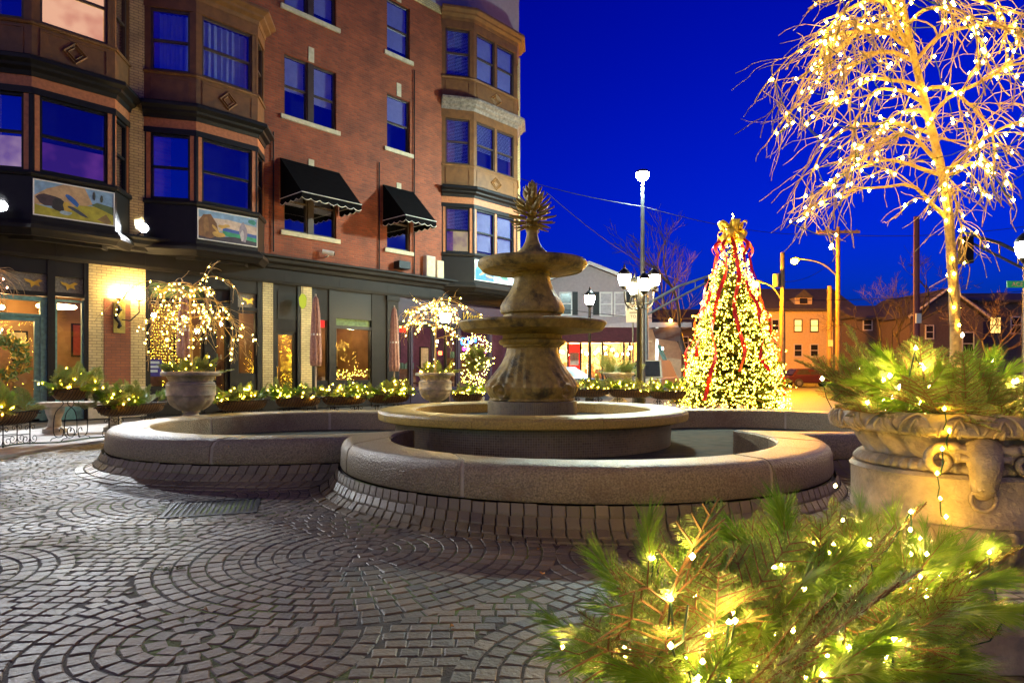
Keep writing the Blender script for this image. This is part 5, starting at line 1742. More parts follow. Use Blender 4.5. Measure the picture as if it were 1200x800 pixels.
weeping((UR.x, UR.y, 1.0), 'tall weeping cherry wrapped in lights rising from the carved urn', 17,
        [(.0, 0, -.05), (.0, 0, .4), (-.02, 0, .75), (-.045, .0, 1.0), (-.10, .02, 1.3), (-.17, .03, 1.62), (-.22, .03, 1.85)], 24, .68, .0225, 9, 4, 5, 350, .0068, 'fairy',
        'string of warm lights wound over the tall weeping cherry', gl=1.3, nz=2.9, min_r=.0023, twigL=(.07, .24), azs=[PI, 0, -2.2, 2.5, -.8, PI + .3, .9, PI - .5, -1.6, 1.7, 3.4])
weeping((UL.x, UL.y, UL.z + 1.13), 'small weeping tree glowing with lights in the grey urn by the pier', 23,
        [(0, 0, -.05), (0, 0, .6), (-.02, 0, 1.2), (.0, 0, 1.6)], 18, 1.0, .03, 6, 3, 4, 230, .0115, 'fairyq', 'string of warm lights over the small tree by the yellow pier', min_r=.004, gl=1.7)
weeping((UM.x, UM.y, UM.z + 1.10), 'small weeping tree glowing with lights before the purple shop', 29,
        [(0, 0, -.05), (0, 0, .7), (.02, 0, 1.4), (.0, 0, 1.85)], 15, .95, .03, 6, 2, 4, 200, .0135, 'fairyq', 'string of warm lights over the small tree before the purple shop', min_r=.004, gl=1.35)
weeping((-8.2, 9.6, .9), 'weeping tree with rosy lights whose twigs hang before the teal door', 37,
        [(0, 0, -.9), (0, 0, .6), (.02, 0, 1.4), (.0, 0, 1.9)], 12, .85, .03, 5, 3, 4, 90, .014, 'fairyr', 'string of rosy lights on the twigs before the teal door', min_r=.004, gl=1.9)
xx, yy = pl_at(1290, 8.6)
weeping((xx, yy, .9), 'far weeping tree with lights under the street name sign', 39,
        [(0, 0, -.9), (0, 0, .6), (.02, 0, .9), (.0, 0, 1.1)], 10, .85, .03, 5, 3, 4, 150, .014, 'fairyp', 'string of warm lights on the tree under the street name sign', min_r=.004, gl=1.9)

# lit topiary by the purple shop
xx, yy = pl_at(558, 21.5)
tpb = thing('topiary_tree', 'round topiary covered in amber lights beside the purple shop window', 'tree', (xx, yy, .0))
MB().tube([(0, 0, 0), (0, 0, 1.0)], .04, 8).build('trunk', M['darkbark'], tpb)
MB().lathe([(.22, 0), (.28, .35), (.25, .36)], 16).build('pot', M['urngrey'], tpb)
r = random.Random(71); pts = []
spots = []
for k in range(60):
    v = Vector((r.gauss(0, 1), r.gauss(0, 1), r.gauss(0, 1))).normalized()
    spots.append(((0, 0, 1.55), v, r.uniform(1.0, 1.5)))
    for j in range(3): pts.append(Vector((xx, yy, 1.55)) + Vector((v.x * .52, v.y * .52, v.z * .85)) * r.uniform(.85, 1.1) + Vector((r.uniform(-.1, .1), r.uniform(-.1, .1), r.uniform(-.1, .1))))
sprays(tpb, spots, FARF, r)
string_on('string of amber lights over the round topiary', chain_order(pts), .0105, 'fairyq')

# ------------------------------------------------------------------ christmas tree
TX, TY = pl_at(858, 17.0)
HT = 4.75
xt = thing('christmas_tree', 'tall christmas tree covered in lights with red ribbons and gold bow', 'tree', (TX, TY, .0))
MB().tube([(0, 0, 0), (0, 0, 2.5), (0, 0, 5.15)], [.11, .07, .012], 10).build('trunk', M['darkbark'], xt)
r = random.Random(81)
def rad_at(z): return 1.46 * (1 - (z - .25) / (HT + .25)) ** .92
spots = []; tl = []
N_B = 290
for k in range(N_B):
    f = (k + .5) / N_B
    z = .3 + (HT - .15) * (1 - math.sqrt(1 - f)) * 1.0
    R_ = rad_at(z) * r.uniform(.78, 1.18); a = k * 2.39996 + r.uniform(-.2, .2)
    spots.append(((0, 0, z + .06), (math.cos(a), math.sin(a), -.12 + .5 * z / HT), max(.35, R_ / .44)))
sprays(xt, spots, TFIR, r)
for k in range(2300):
    p, d, sc = spots[min(N_B - 1, int(N_B * r.random()))]
    d = Vector(d).normalized(); q = .46 * sc * r.uniform(.45, 1.0) ** .6
    side = Vector((-d.y, d.x, 0)) * r.uniform(-.32, .32) * q * (1.15 - q / (.46 * sc))
    v = Vector(p) + d * q + side + Vector((0, 0, r.uniform(-.02, .06)))
    tl.append((TX + v.x, TY + v.y, v.z))
for k in range(2900):
    f = r.random(); z = .25 + (HT - .1) * (1 - math.sqrt(1 - f)); a = r.uniform(0, 2 * PI); q = rad_at(z) * r.uniform(.78, 1.02)
    tl.append((TX + q * math.cos(a), TY + q * math.sin(a), z))
lr = thing('fairy_lights', 'thousands of warm white lights covering the christmas tree', 'string lights')
bulbs('bulb', tl, .0112, 'fairyt', lr)
tl.sort(key=lambda p: p[2])
sp = []
for k in range(420):
    z = .25 + HT * k / 420; a = k * .33; q = rad_at(z) * .93; sp.append((TX + q * math.cos(a), TY + q * math.sin(a), z))
MB().tube(sp, .004, 3).build('cord', M['cord'], lr)
rb = thing('ribbon_set', 'long red ribbons trailing down the christmas tree from its gold bow', 'ribbon', (TX, TY, 0))
for k in range(11):
    a0 = 2 * PI * k / 11 + r.uniform(-.15, .15)
    mb = MB(); n = 46; zend = r.uniform(.4, 1.6); ph = r.uniform(0, 6)
    for i in range(n + 1):
        f = i / n; z = HT - .1 - (HT - .1 - zend) * f
        q = rad_at(z) * (1.0 + .06 * math.sin(f * 25 + ph)) + .05 + (.16 * math.sin(PI * min(1, f / .13)) if f < .13 else 0)
        a = a0 + .13 * math.sin(f * 11 + ph) / (q + .4)
        tw = .7 * math.sin(f * 13 + ph)
        wv = .048
        for s in (-1, 1):
            mb.v.append(((q + s * wv * math.sin(tw)) * math.cos(a) - s * wv * math.cos(tw) * math.sin(a), (q + s * wv * math.sin(tw)) * math.sin(a) + s * wv * math.cos(tw) * math.cos(a), z))
    for i in range(n): mb.f.append((2 * i, 2 * i + 1, 2 * i + 3, 2 * i + 2))
    o = mb.build('ribbon', M['ribbon'], rb)
    sm = o.modifiers.new('Solidify', 'SOLIDIFY'); sm.thickness = .006
bo = thing('gold_bow', 'large gold bow tied at the top of the christmas tree', 'bow', (TX, TY, HT - .02))
for k in range(14):
    a = 2 * PI * k / 14 + .2; mb = MB(); n = 14; el = (.1, .9, -.35)[k % 3]
    for i in range(n + 1):
        t = 2 * PI * i / n; x = .18 * (1 - math.cos(t)); z = .12 * math.sin(t) + x * el
        for s in (-1, 1):
            y = s * .10 * (1 + .2 * math.sin(t))
            mb.v.append((x * math.cos(a) - y * math.sin(a), x * math.sin(a) + y * math.cos(a), z))
    for i in range(n): mb.f.append((2 * i, 2 * i + 1, 2 * i + 3, 2 * i + 2))
    o = mb.build('loop', M['bow'], bo, True)
    sm = o.modifiers.new('Solidify', 'SOLIDIFY'); sm.thickness = .006
tp_ = [(TX + r.uniform(-.03, .03), TY - .02, HT + .18 + .05 * k) for k in range(8)]
string_on('few warm lights on the bare tip above the gold bow', tp_, .018, 'fairyt')

# ------------------------------------------------------------------ lamps
def lantern(mb_parent, c, s=1.0):
    """acorn globe with a cap and finial"""
    smooth_angle(MB().lathe([(.05 * s, -.27 * s), (.10 * s, -.25 * s), (.11 * s, -.20 * s), (.06 * s, -.30 * s)], 14, c).build('lamp_cup', M['blackmetal'], mb_parent), 40)
    gl = MB().lathe([(.10 * s, -.21 * s), (.155 * s, -.10 * s), (.175 * s, .02 * s), (.165 * s, .12 * s), (.12 * s, .20 * s)], 16, c).build('lamp_globe', M['globe'], mb_parent, True)
    smooth_angle(MB().lathe([(.178 * s, .10 * s), (.18 * s, .13 * s), (.135 * s, .205 * s), (.07 * s, .27 * s), (.03 * s, .29 * s), (.035 * s, .33 * s), (.004 * s, .42 * s)], 16, c).build('lamp_cap', M['blackmetal'], mb_parent), 40)
def post(mb_parent, h, r_):
    smooth_angle(MB().lathe([(.20, 0), (.20, .12), (.16, .16), (.15, .5), (.10, .58), (r_ * 1.2, .66), (r_, .9), (r_ * .85, h * .8), (r_ * .95, h * .81), (r_ * .75, h * .84), (r_ * .7, h)], 14).build('post', M['blackmetal'], mb_parent), 40)
x, y = pl_at(749, 17.9)
l4 = thing('lamp_post', 'black street lamp post carrying four glowing lanterns', 'street lamp', (x, y, .035))
post(l4, 3.75, .075)
for k, a in enumerate((R(8), R(98), R(188), R(278))):
    d = Vector((math.cos(a), math.sin(a), 0))
    MB().tube(smoothpts([d * .04 + Vector((0, 0, 2.95)), d * .2 + Vector((0, 0, 2.88)), d * .38 + Vector((0, 0, 3.02)), d * .42 + Vector((0, 0, 3.35))]), .022, 6).build('arm', M['blackmetal'], l4)
    MB().tube(smoothpts([d * .05 + Vector((0, 0, 3.3)), d * .22 + Vector((0, 0, 3.22)), d * .26 + Vector((0, 0, 3.05)), d * .14 + Vector((0, 0, 3.02))]), .014, 5).build('arm_scroll', M['blackmetal'], l4)
    lantern(l4, tuple(d * .42 + Vector((0, 0, 3.70 if k % 2 == 0 else 3.52))), .98)
def single(px, py, D, label, s=1.0):
    p = at(px, py, D)
    l = thing('lamp_post', label, 'street lamp', (p.x, p.y, 0.03))
    post(l, p.z - .25, .06); lantern(l, (0, 0, p.z - .03), s); return l
single(691, 350, 22.5, 'black street lamp post with one lantern and a planted collar')
single(522, 371, 22.0, 'street lamp with one round lantern among the small lit tree branches', 1.05)
single(1202, 290, 12.0, 'tall street lamp with a bright lantern beside the street name sign', .95)
x, y = pl_at(753, 24.0)
mz = at(753, 205, 24.0).z
ml = thing('mast_light', 'tall grey pole with a blue white area light on top', 'street lamp', (x, y, 0))
MB().tube([(0, 0, 0), (0, 0, mz - .1)], [.11, .06], 10).build('pole', M['greymetal'], ml)
MB().lathe([(.25, .17), (.27, .2), (.20, .28), (.05, .32)], 16, (0, 0, mz - .12)).build('head', M['greymetal'], ml)
MB().lathe([(.07, -.16), (.18, -.10), (.24, .0), (.24, .10)], 16, (0, 0, mz - .06)).build('lens', M['mast'], ml)
def cobra(px, py, D, pxp, label, pole_top, cross=False):
    p = at(px, py, D); b = at(pxp, py, D); top = at(pxp, pole_top, D).z
    root = thing('utility_pole', label, 'utility pole', (b.x, b.y, 0))
    MB().tube([(0, 0, 0), (0, 0, top)], [.19, .13], 10).build('pole', M['polewood'], root)
    dx = p.x - b.x
    q = smoothpts([(0, 0, p.z - 1.1), (dx * .35, 0, p.z - .2), (dx * .75, 0, p.z + .12), (dx, 0, p.z + .1)])
    MB().tube(q, .05, 6).build('lamp_arm', M['greymetal'], root)
    sg = 1 if dx < 0 else -1
    MB().tube([(dx + sg * .45, 0, p.z + .14), (dx + sg * .1, 0, p.z + .16), (dx - sg * .25, 0, p.z + .12)], [.07, .16, .08], 10).build('lamp_head', M['greymetal'], root)
    MB().lathe([(.001, -.30), (.14, -.26), (.22, -.16), (.24, -.04), (.2, .04)], 16, (dx, 0, p.z + .10)).build('lens', M['sodium'], root)
    if cross:
        for i, h in enumerate((.15, )): MB().box(-1.5, 1.5, -.10, .04, top - .45, top - .27).build('cross_arm', M['polewood'], root)
        for u in (-1.3, -.9, -.5, .5, .9, 1.3): MB().lathe([(.05, 0), (.06, .06), (.03, .12)], 8, (u, -.03, top - .27)).build('insulator', M['greymetal'], root)
        for s in (-1, 1): MB().tube([(0, -.08, top - 1.1), (s * .9, -.08, top - .42)], .03, 5).build('brace', M['polewood'], root)
    else:
        MB().lathe([(.22, 0), (.24, .1), (.24, .8), (.2, .85)], 12, (-.38, 0, top - 2.2)).build('transformer', M['greymetal'], root)
    return root
cobra(931, 306, 46.0, 982, 'wooden utility pole with cross arm and orange sodium lamp', 266, True)
cobra(885, 333, 42.0, 917, 'wooden utility pole with transformer and orange sodium lamp', 296)
for px, D, top, m, rr_, label in ((972, 50, 335, 'polewood', .2, 'short wooden stub pole leaning by the tan house'), (1074, 34, 254, 'maroon', .17, 'plain reddish pole behind the lit cherry')):
    b = at(px, 300, D); tz = at(px, top, D).z
    rt = thing('utility_pole', label, 'utility pole', (b.x, b.y, 0))
    MB().tube([(0, 0, 0), (0, 0, tz)], [rr_, rr_ * .8], 10).build('pole', M[m], rt)
    MB().box(-rr_ * .8, rr_ * .8, -rr_ - .04, -rr_ * .7, tz * .4, tz * .4 + .5).build('number_plate', M['sign'], rt)
# overhead wires
WR = [((-60, 60, 90), (752, 242, 24), (960, 268, 46), .012)]
def wire(a, b, sag, r_, label):
    A, B = at(*a), at(*b); q = []
    for k in range(21):
        f = k / 20; p = A.lerp(B, f); p.z -= sag * 4 * f * (1 - f); q.append(p - A)
    o = MB().tube(q, r_, 4).build('overhead_wire', M['ink'] if sag < 5 else M['greymetal'], None)
    o.location = A; tag(o, label, 'wire')
wire((606, 208, 29), (753, 242, 24), .12, .013, 'pale overhead wire from the brick corner to the mast light pole')
wire((640, 225, 29), (800, 330, 42), .5, .018, 'dark overhead wire slanting down behind the mast light')
wire((753, 242, 24), (982, 272, 46), .5, .013, 'overhead wire from the mast light pole to the cross arm pole')
wire((917, 352, 42), (1320, 330, 42), .3, .02, 'low overhead wire running past the dark houses')
wire((982, 275, 46), (1330, 240, 46), .8, .02, 'upper overhead wire from the cross arm pole')
wire((660, 362, 36), (917, 365, 42), .5, .016, 'low overhead wire in front of the lilac gable house')
wire((982, 300, 46), (917, 330, 42), .5, .014, 'short wire slung between the two wooden poles')
# traffic signal mast arm
def mast_arm(p0, p1, D, label, base=True):
    A, B = at(*p0, D), at(*p1, D)
    rt = thing('signal_mast', label, 'traffic signal', (A.x, A.y, 0))
    MB().tube([(0, 0, 0), (0, 0, A.z + .5)], [.14, .11], 10).build('pole', M['greymetal'], rt)
    d = B - A
    MB().tube([(0, 0, A.z), (d.x * .5, d.y, A.z + d.z * .62), (d.x, d.y, B.z)], [.08, .07, .05], 8).build('upper_arm', M['greymetal'], rt)
    MB().tube([(0, 0, A.z - .55), (d.x, d.y, B.z - .25)], [.06, .045], 8).build('lower_arm', M['greymetal'], rt)
    for f in (.25, .5, .75): MB().tube([(d.x * f, 0, A.z + d.z * f * 1.1 + .0), (d.x * f, 0, A.z - .55 + (d.z + .3) * f)], .025, 5).build('strut', M['greymetal'], rt)
    s = MB().box(d.x * .96 - .2, d.x * .96 + .2, -.18, .18, B.z - 1.25, B.z - .2).build('signal_head', M['black'], rt)
    for k in range(3): MB().lathe([(.12, 0), (.14, .12), (.13, .12)], 12, (0, 0, 0)).build('visor', M['black'], s).matrix_basis = Matrix.Translation((d.x * .96, .18, B.z - .4 - k * .32)) @ Matrix.Rotation(-PI / 2, 4, 'X')
mast_arm((757, 357), (834, 322), 34, 'grey traffic signal mast with a trussed arm reaching towards the bare tree')
mast_arm((1215, 306), (1128, 272), 26, 'grey traffic signal mast with trussed arm behind the lit cherry')
# signs
def text_obj(name, body, size, m, parent, loc, ex=.003):
    cu = bpy.data.curves.new(name, 'FONT'); cu.body = body; cu.size = size; cu.extrude = ex; cu.align_x = 'CENTER'; cu.materials.append(M[m])
    o = font_mesh(name, cu); o.parent = parent; o.location = loc; o.rotation_euler = (R(90), 0, 0); return o
p = at(742, 365, 22); sg = thing('parking_sign', 'white NO parking sign on a grey post behind the lamp post', 'sign', (p.x, p.y, 0))
MB().tube([(0, 0.03, 0), (0, 0.03, p.z + .4)], .03, 6).build('post', M['greymetal'], sg)
pz = p.z
MB().box(-.24, .24, -.012, 0, pz - .36, pz + .30).build('plate', M['sign'], sg)
text_obj('lettering', 'NO', .26, 'ink', sg, (0, -.014, pz + .05)); text_obj('lettering', 'TO', .14, 'ink', sg, (0, -.014, pz - .22))
MB().box(-.13, .13, -.016, -.012, pz - .05, pz - .02).build('print_line', M['ink'], sg)
p = at(1196, 333, 10.5); sg = thing('street_name_sign', 'green street name sign under the bright lantern', 'sign', (p.x, p.y, 0))
MB().tube([(.1, .03, 0), (.1, .03, p.z + .12)], .03, 8).build('post', M['greymetal'], sg)
MB().box(-.22, .45, -.01, .01, p.z - .055, p.z + .055).build('plate', M['signgreen'], sg)
text_obj('lettering', 'ACE', .10, 'sign', sg, (-.06, -.013, p.z - .035))

# furled patio umbrellas
def furled(px, D, top, bot, label):
    A, B = at(px, top, D), at(px, bot, D)
    rt = thing('patio_umbrella', label, 'umbrella', (A.x, A.y, .03), 0, 'furled patio umbrellas')
    MB().tube([(0, 0, 0), (0, 0, A.z + .05)], .022, 8).build('pole', M['umbpole'], rt)
    h = A.z - B.z
    MB().lathe([(.02, A.z), (.06, A.z - .08), (.10, A.z - h * .25), (.125, A.z - h * .6), (.14, A.z - h * .9), (.12, A.z - h), (.03, A.z - h + .02)], 40, fn=lambda r, z, a: r * (1 + .22 * math.cos(8 * a + 2 * z))).build('canopy', M['umb'], rt, True)
    MB().lathe([(.125, -.03), (.128, 0), (.125, .03)], 20, (0, 0, A.z - h * .55)).build('strap', M['white'], rt)
    MB().lathe([(.28, 0), (.27, .06), (.05, .09), (.03, .25)], 20).build('base', M['iron'], rt)
furled(370, 18.2, 348, 430, 'furled pink patio umbrella between the alcove pier and the red poster')
furled(462, 20.5, 361, 436, 'furled pink patio umbrella in front of the grey shop pilaster')
furled(216, 15.0, 349, 420, 'furled pink patio umbrella behind the small lit tree in the grey urn')

# stone bench and a cable by the teal door
bx, by = pl_at(100, 12.6)
bn = thing('stone_bench', 'pale stone bench on carved legs behind the tall wire planter', 'bench', (bx, by, .035), R(20))
MB().box(-.75, .75, -.22, .22, .50, .58).build('seat', M['urngrey'], bn)
for s in (-.5, .5):
    smooth_angle(MB().lathe([(.20, 0), (.20, .08), (.12, .12), (.10, .25), (.15, .38), (.17, .50)], 16, (s, 0, 0)).build('leg', M['urngrey'], bn), 40)
q = [gnd(-40 + 18 * k, 530 - 1.6 * k + 1.2 * math.sin(k * 1.3)) + Vector((0, 0, .05)) for k in range(11)]
o = MB().tube([v - q[0] for v in q], .012, 5).build('power_cable', M['cord'], None); o.location = q[0]; tag(o, 'green power cable lying along the plaza edge under the planters', 'cable')

# ------------------------------------------------------------------ street beyond: houses, trees, cars
rd = MB().poly([(9.2, 14, -.022), (9.2, 130, -.022), (60, 130, -.022), (60, 14, -.022)]).build('road', M['asphalt'], kind='structure')
def lit(o): return o
# lilac gable house with shop
gh = at(708, 400, 40)
gb = thing('gable_house', 'lilac sided gable house with a lit shopfront below', 'house', (at(648, 435, 40).x, 40, 0))
X0 = 0; X1 = at(764, 435, 40).x - at(648, 435, 40).x
pk = at(690, 311, 40); pkx = pk.x - at(648, 435, 40).x
er = at(764, 340, 40).z; el_ = at(640, 328, 40).z
xr2 = X1
mb = MB()
yd = 9
base_z = 3.9
gl = [(-3.2, 0, base_z), (X1, 0, base_z), (X1, 0, er), (pkx, 0, pk.z), (-3.2, 0, er - .6)]
mb.poly(gl, (0, yd, 0)); mb.build('wall', M['siding'], gb)
for k in range(24):
    z = base_z + .16 + k * .16
    x1 = X1 if z < er else X1 - (z - er) / (pk.z - er) * (X1 - pkx); x0 = -3.2 if z < er - .6 else -3.2 + (z - er + .6) / (pk.z - er + .6) * (pkx + 3.2)
    if x1 - x0 > .3: MB().add([(x0, -.022, z - .02), (x1, -.022, z - .02), (x1, -.002, z + .14), (x0, -.002, z + .14), ], [(0, 1, 2, 3)]).build('clapboard', M['siding'], gb)
for s, (ex, ez) in ((1, (X1 + .3, er - .1)), (-1, (-3.5, er - .7))):
    MB().poly([(pkx, -.35, pk.z), (ex, -.35, ez), (ex, -.35, ez + .18), (pkx, -.35, pk.z + .2)], (0, yd + .6, 0)).build('roof', M['white'] if False else M['roof'], gb)
    MB().poly([(pkx, -.40, pk.z - .02), (ex, -.40, ez - .02), (ex, -.40, ez + .19), (pkx, -.40, pk.z + .21)], (0, .045, 0)).build('barge_board', M['white'], gb)
def hwin(par, x0, x1, z0, z1, fm='white', pane='glass', y=0, shutter=False, lit_=False):
    mb = MB()
    for (a, b, c, d) in ((x0 - .08, x0, z0, z1), (x1, x1 + .08, z0, z1), (x0 - .08, x1 + .08, z0 - .1, z0), (x0 - .08, x1 + .08, z1, z1 + .1), (x0, x1, (z0 + z1) / 2 - .03, (z0 + z1) / 2 + .03)): mb.box(a, b, y - .07, y + .02, c, d)
    wd = mb.build('window', M[fm], par)
    MB().add([(x0, y - .04, z0), (x1, y - .04, z0), (x1, y - .04, z1), (x0, y - .04, z1)], [(0, 1, 2, 3)]).build('pane', M['litpane'] if lit_ else M['darkpane'], wd)
    if shutter:
        for a in (x0 - .55, x1 + .1): MB().box(a, a + .45, y - .06, y, z0 - .05, z1 + .05).build('shutter', M['black'], wd)
    return wd
M['darkpane'] = mat('dark_pane', (.02, .018, .02), .2, spec=.2)
M['paleblind'] = mat('pale_blind_pane', (.42, .38, .40), .4)
def gx(px): return at(px, 435, 40).x - at(648, 435, 40).x
def gz(py): return at(600, py, 40).z
hwin(gb, gx(657), gx(669), gz(368), gz(344)); MB().box(gx(670.5), gx(677), -.06, 0, gz(369), gz(342)).build('shutter', M['black'], gb)
w1 = hwin(gb, gx(704), gx(716), gz(369), gz(344)); w2 = hwin(gb, gx(721), gx(732), gz(369), gz(344))
for w_ in (w1, w2): w_.children[0].data.materials[0] = M['paleblind']
MB().box(gx(733.5), gx(740), -.06, 0, gz(369), gz(342)).build('shutter', M['black'], gb)
MB().box(gx(695), gx(702), -.06, 0, gz(369), gz(342)).build('shutter', M['black'], gb)
# porch roof, awning, shop
MB().box(-3.2, X1 + 2.0, -1.6, 0, base_z - .1, base_z + .18).build('porch_roof', M['siding'], gb)
MB().add([(-3.2, -1.7, base_z - .12), (gx(745), -1.7, base_z - .12), (gx(745), -2.4, 2.85), (-3.2, -2.4, 2.85)], [(0, 3, 2, 1)]).build('shop_awning', M['maroon'], gb)
MB().box(-3.2, X1, 4.0, 4.1, 0, 3.8).build('shop_back_wall', M['litstore'], gb)
MB().box(-3.2, X1, 0, 4.0, 3.0, 3.1).build('shop_ceiling', M['litstore'], gb)
MB().box(-3.2, X1, 0, 4.0, .05, .1).build('shop_floor', M['wood'], gb)
for px in (640, 655, 665.5, 680.5, 706, 731, 738, 748): MB().box(gx(px) - .06, gx(px) + .06, -.06, .06, 0, 3.0).build('shop_mullion', M['black'], gb)
MB().box(-3.2, gx(738), -.05, .05, 0, .55).build('stall_riser', M['maroon'], gb)
MB().box(gx(667), gx(679.5), .1, .14, gz(437), gz(403)).build('red_poster', M['redposter'], gb)
MB().box(gx(668), gx(678.5), .085, .1, gz(428), gz(413)).build('poster_picture', flat((.8, .55, .4)), gb)
r = random.Random(91)
for k in range(17):
    px = 645 + k * 6 + r.uniform(-3, 3); zz = gz(r.uniform(405, 416)); yy = r.uniform(.6, 2.6)
    MB().sphere((gx(px), yy, zz), .10, 8, 6).build('pendant_bulb', M['shoplamp'], gb)
for k in range(34):
    px = r.uniform(650, 735); zz = r.uniform(.1, 1.0); yy = r.uniform(1.5, 3.7)
    MB().box(gx(px), gx(px) + r.uniform(.15, .5), yy, yy + .2, zz, zz + r.uniform(.3, .9)).build('shop_display', r.choice([M['white'], M['wood'], M['gold'], M['redbrickp'], M['teal'], M['room']]), gb)
for px, py in ((732, 409), (767, 410)):
    MB().sphere((gx(px), -1.9, gz(py)), .11, 8, 6).build('porch_bulb', emit('porch_bulb_%d' % px, (.9, .95, 1.0), 70), gb)
MB().sphere((gx(778), -1.7, gz(378)), .10, 8, 6).build('porch_bulb', M['sodium'] if False else emit('amber_porch_bulb', (1, .45, .08), 60), gb)
for px in (752, 763): MB().box(gx(px) - .08, gx(px) + .08, -1.65, -1.5, 0, base_z - .1).build('porch_post', M['white'], gb)
MB().add([(gx(757), -1.6, base_z - .1), (gx(790), -1.6, base_z - .1), (gx(786), -2.2, base_z - 1.0), (gx(759), -2.2, base_z - .8)], [(0, 3, 2, 1)]).build('porch_canopy', M['darkwall'], gb)
MB().box(gx(757), gx(800), .3, .5, 0, base_z - .1).build('side_store_wall', M['housewall'], gb)
fg = thing('feather_flag', 'teal feather flag leaning by the lilac house shop', 'flag', (at(786, 430, 37).x, 37, 0))
MB().tube([(0, 0, 0), (-.1, 0, 1.6), (-.75, 0, 2.65)], .02, 6).build('staff', M['greymetal'], fg)
MB().add([(-.80, 0, 2.75), (-.55, 0, 2.65), (-.2, 0, 1.85), (-.15, 0, 1.35), (-.38, 0, 1.7), (-.7, 0, 2.4)], [(0, 1, 2, 3, 4, 5)]).build('cloth', M['teal'], fg)

# houses on the far side of the road
def house(px0, px1, D, eave, ridge, ym, label, wins, wall='housewall', depth=9, chim=None, dorm=None):
    A = at(px0, 435, D); wdt = at(px1, 435, D).x - A.x; ez = at(0, eave, D).z; rz = at(0, ridge, D).z
    h = thing('house', label, 'house', (A.x, D, 0))
    MB().box(0, wdt, 0, depth, 0, ez).build('wall', M[wall], h)
    mb = MB()
    if ym == 'front':
        mb.add([(-.3, -.4, ez), (wdt + .3, -.4, ez), (wdt + .3, depth / 2, rz), (-.3, depth / 2, rz), (-.3, depth + .4, ez), (wdt + .3, depth + .4, ez), (-.3, -.4, ez - .2), (wdt + .3, -.4, ez - .2)], [(0, 1, 2, 3), (3, 2, 5, 4), (6, 7, 1, 0), (0, 3, 4), (1, 5, 2)])
    else:
        mb.add([(-.3, -.4, ez), (wdt / 2, -.4, rz), (wdt + .3, -.4, ez), (-.3, depth, ez), (wdt / 2, depth, rz), (wdt + .3, depth, ez)], [(0, 1, 4, 3), (1, 2, 5, 4)])
        MB().poly([(0, -.01, ez), (wdt, -.01, ez), (wdt / 2, -.01, rz - .1)], (0, .1, 0)).build('gable', M[wall], h)
        MB().tube([(-.3, -.42, ez), (wdt / 2, -.42, rz), (wdt + .3, -.42, ez)], .12, 4).build('barge_board', M['siding'], h)
    rf = mb.build('roof', M['roof'], h)
    for (a, b, c, d, l) in wins:
        X = lambda p: at(p, 435, D).x - A.x
        hwin(h, X(a), X(b), at(0, d, D).z, at(0, c, D).z, 'frame' if l else 'siding', y=0, lit_=l)
    if chim:
        cx = at(chim[0], 435, D).x - A.x
        MB().box(cx - .4, cx + .4, depth * .45, depth * .45 + .8, ez, at(0, chim[1], D).z).build('chimney', M['brick'], rf)
    if dorm:
        cx = at(dorm[0], 435, D).x - A.x; dz = at(0, dorm[2], D).z; dt = at(0, dorm[1], D).z; w2 = .8
        dm = MB().box(cx - w2, cx + w2, .6, 4, dz - .3, dt - .3).build('dormer', M[wall], h)
        MB().add([(cx - w2 - .15, .45, dt - .4), (cx, .45, dt + .35), (cx + w2 + .15, .45, dt - .4), (cx - w2 - .15, 5, dt - .4), (cx, 5, dt + .35), (cx + w2 + .15, 5, dt - .4)], [(0, 1, 4, 3), (1, 2, 5, 4), (0, 2, 1)]).build('dormer_roof', M['roof'], dm)
        MB().box(cx - .35, cx + .35, .54, .6, dz, dt - .45).build('dormer_window', M['darkpane'], dm)
    return h
house(884, 1000, 60, 362, 331, 'front', 'tan two storey house with a dormer behind the utility poles', [(931, 939, 375, 388, True), (950, 958, 375, 388, True), (931, 939, 404, 417, False), (950, 958, 404, 417, False), (905, 912, 375, 388, False)], dorm=(945, 343, 355), chim=(1008, 340))
house(1003, 1072, 56, 372, 352, 'front', 'dark house with one pale window next to the tan house', [(1012, 1021, 375, 386, False), (1051, 1057, 378, 390, True)], 'darkwall')
house(1066, 1152, 52, 372, 338, 'gable', 'dark gabled house with pale barge boards behind the lit cherry', [(1085, 1093, 382, 396, False), (1128, 1140, 390, 415, False)], 'darkwall')
house(1146, 1300, 54, 352, 336, 'front', 'long low dark house at the end of the row', [(1160, 1172, 372, 390, True), (1185, 1196, 372, 390, False)], 'darkwall')
house(778, 880, 75, 385, 358, 'front', 'dim house behind the christmas tree with a low roof', [(800, 806, 395, 408, False), (830, 836, 395, 408, True)], 'darkwall')
# low wall before the tan house
lw = MB().box(0, 11, 0, .3, 0, 1.0).build('garden_wall', M['urngrey'], None); lw.location = at(900, 435, 52); lw.location.z = 0; tag(lw, 'low grey garden wall in front of the tan house', 'wall')

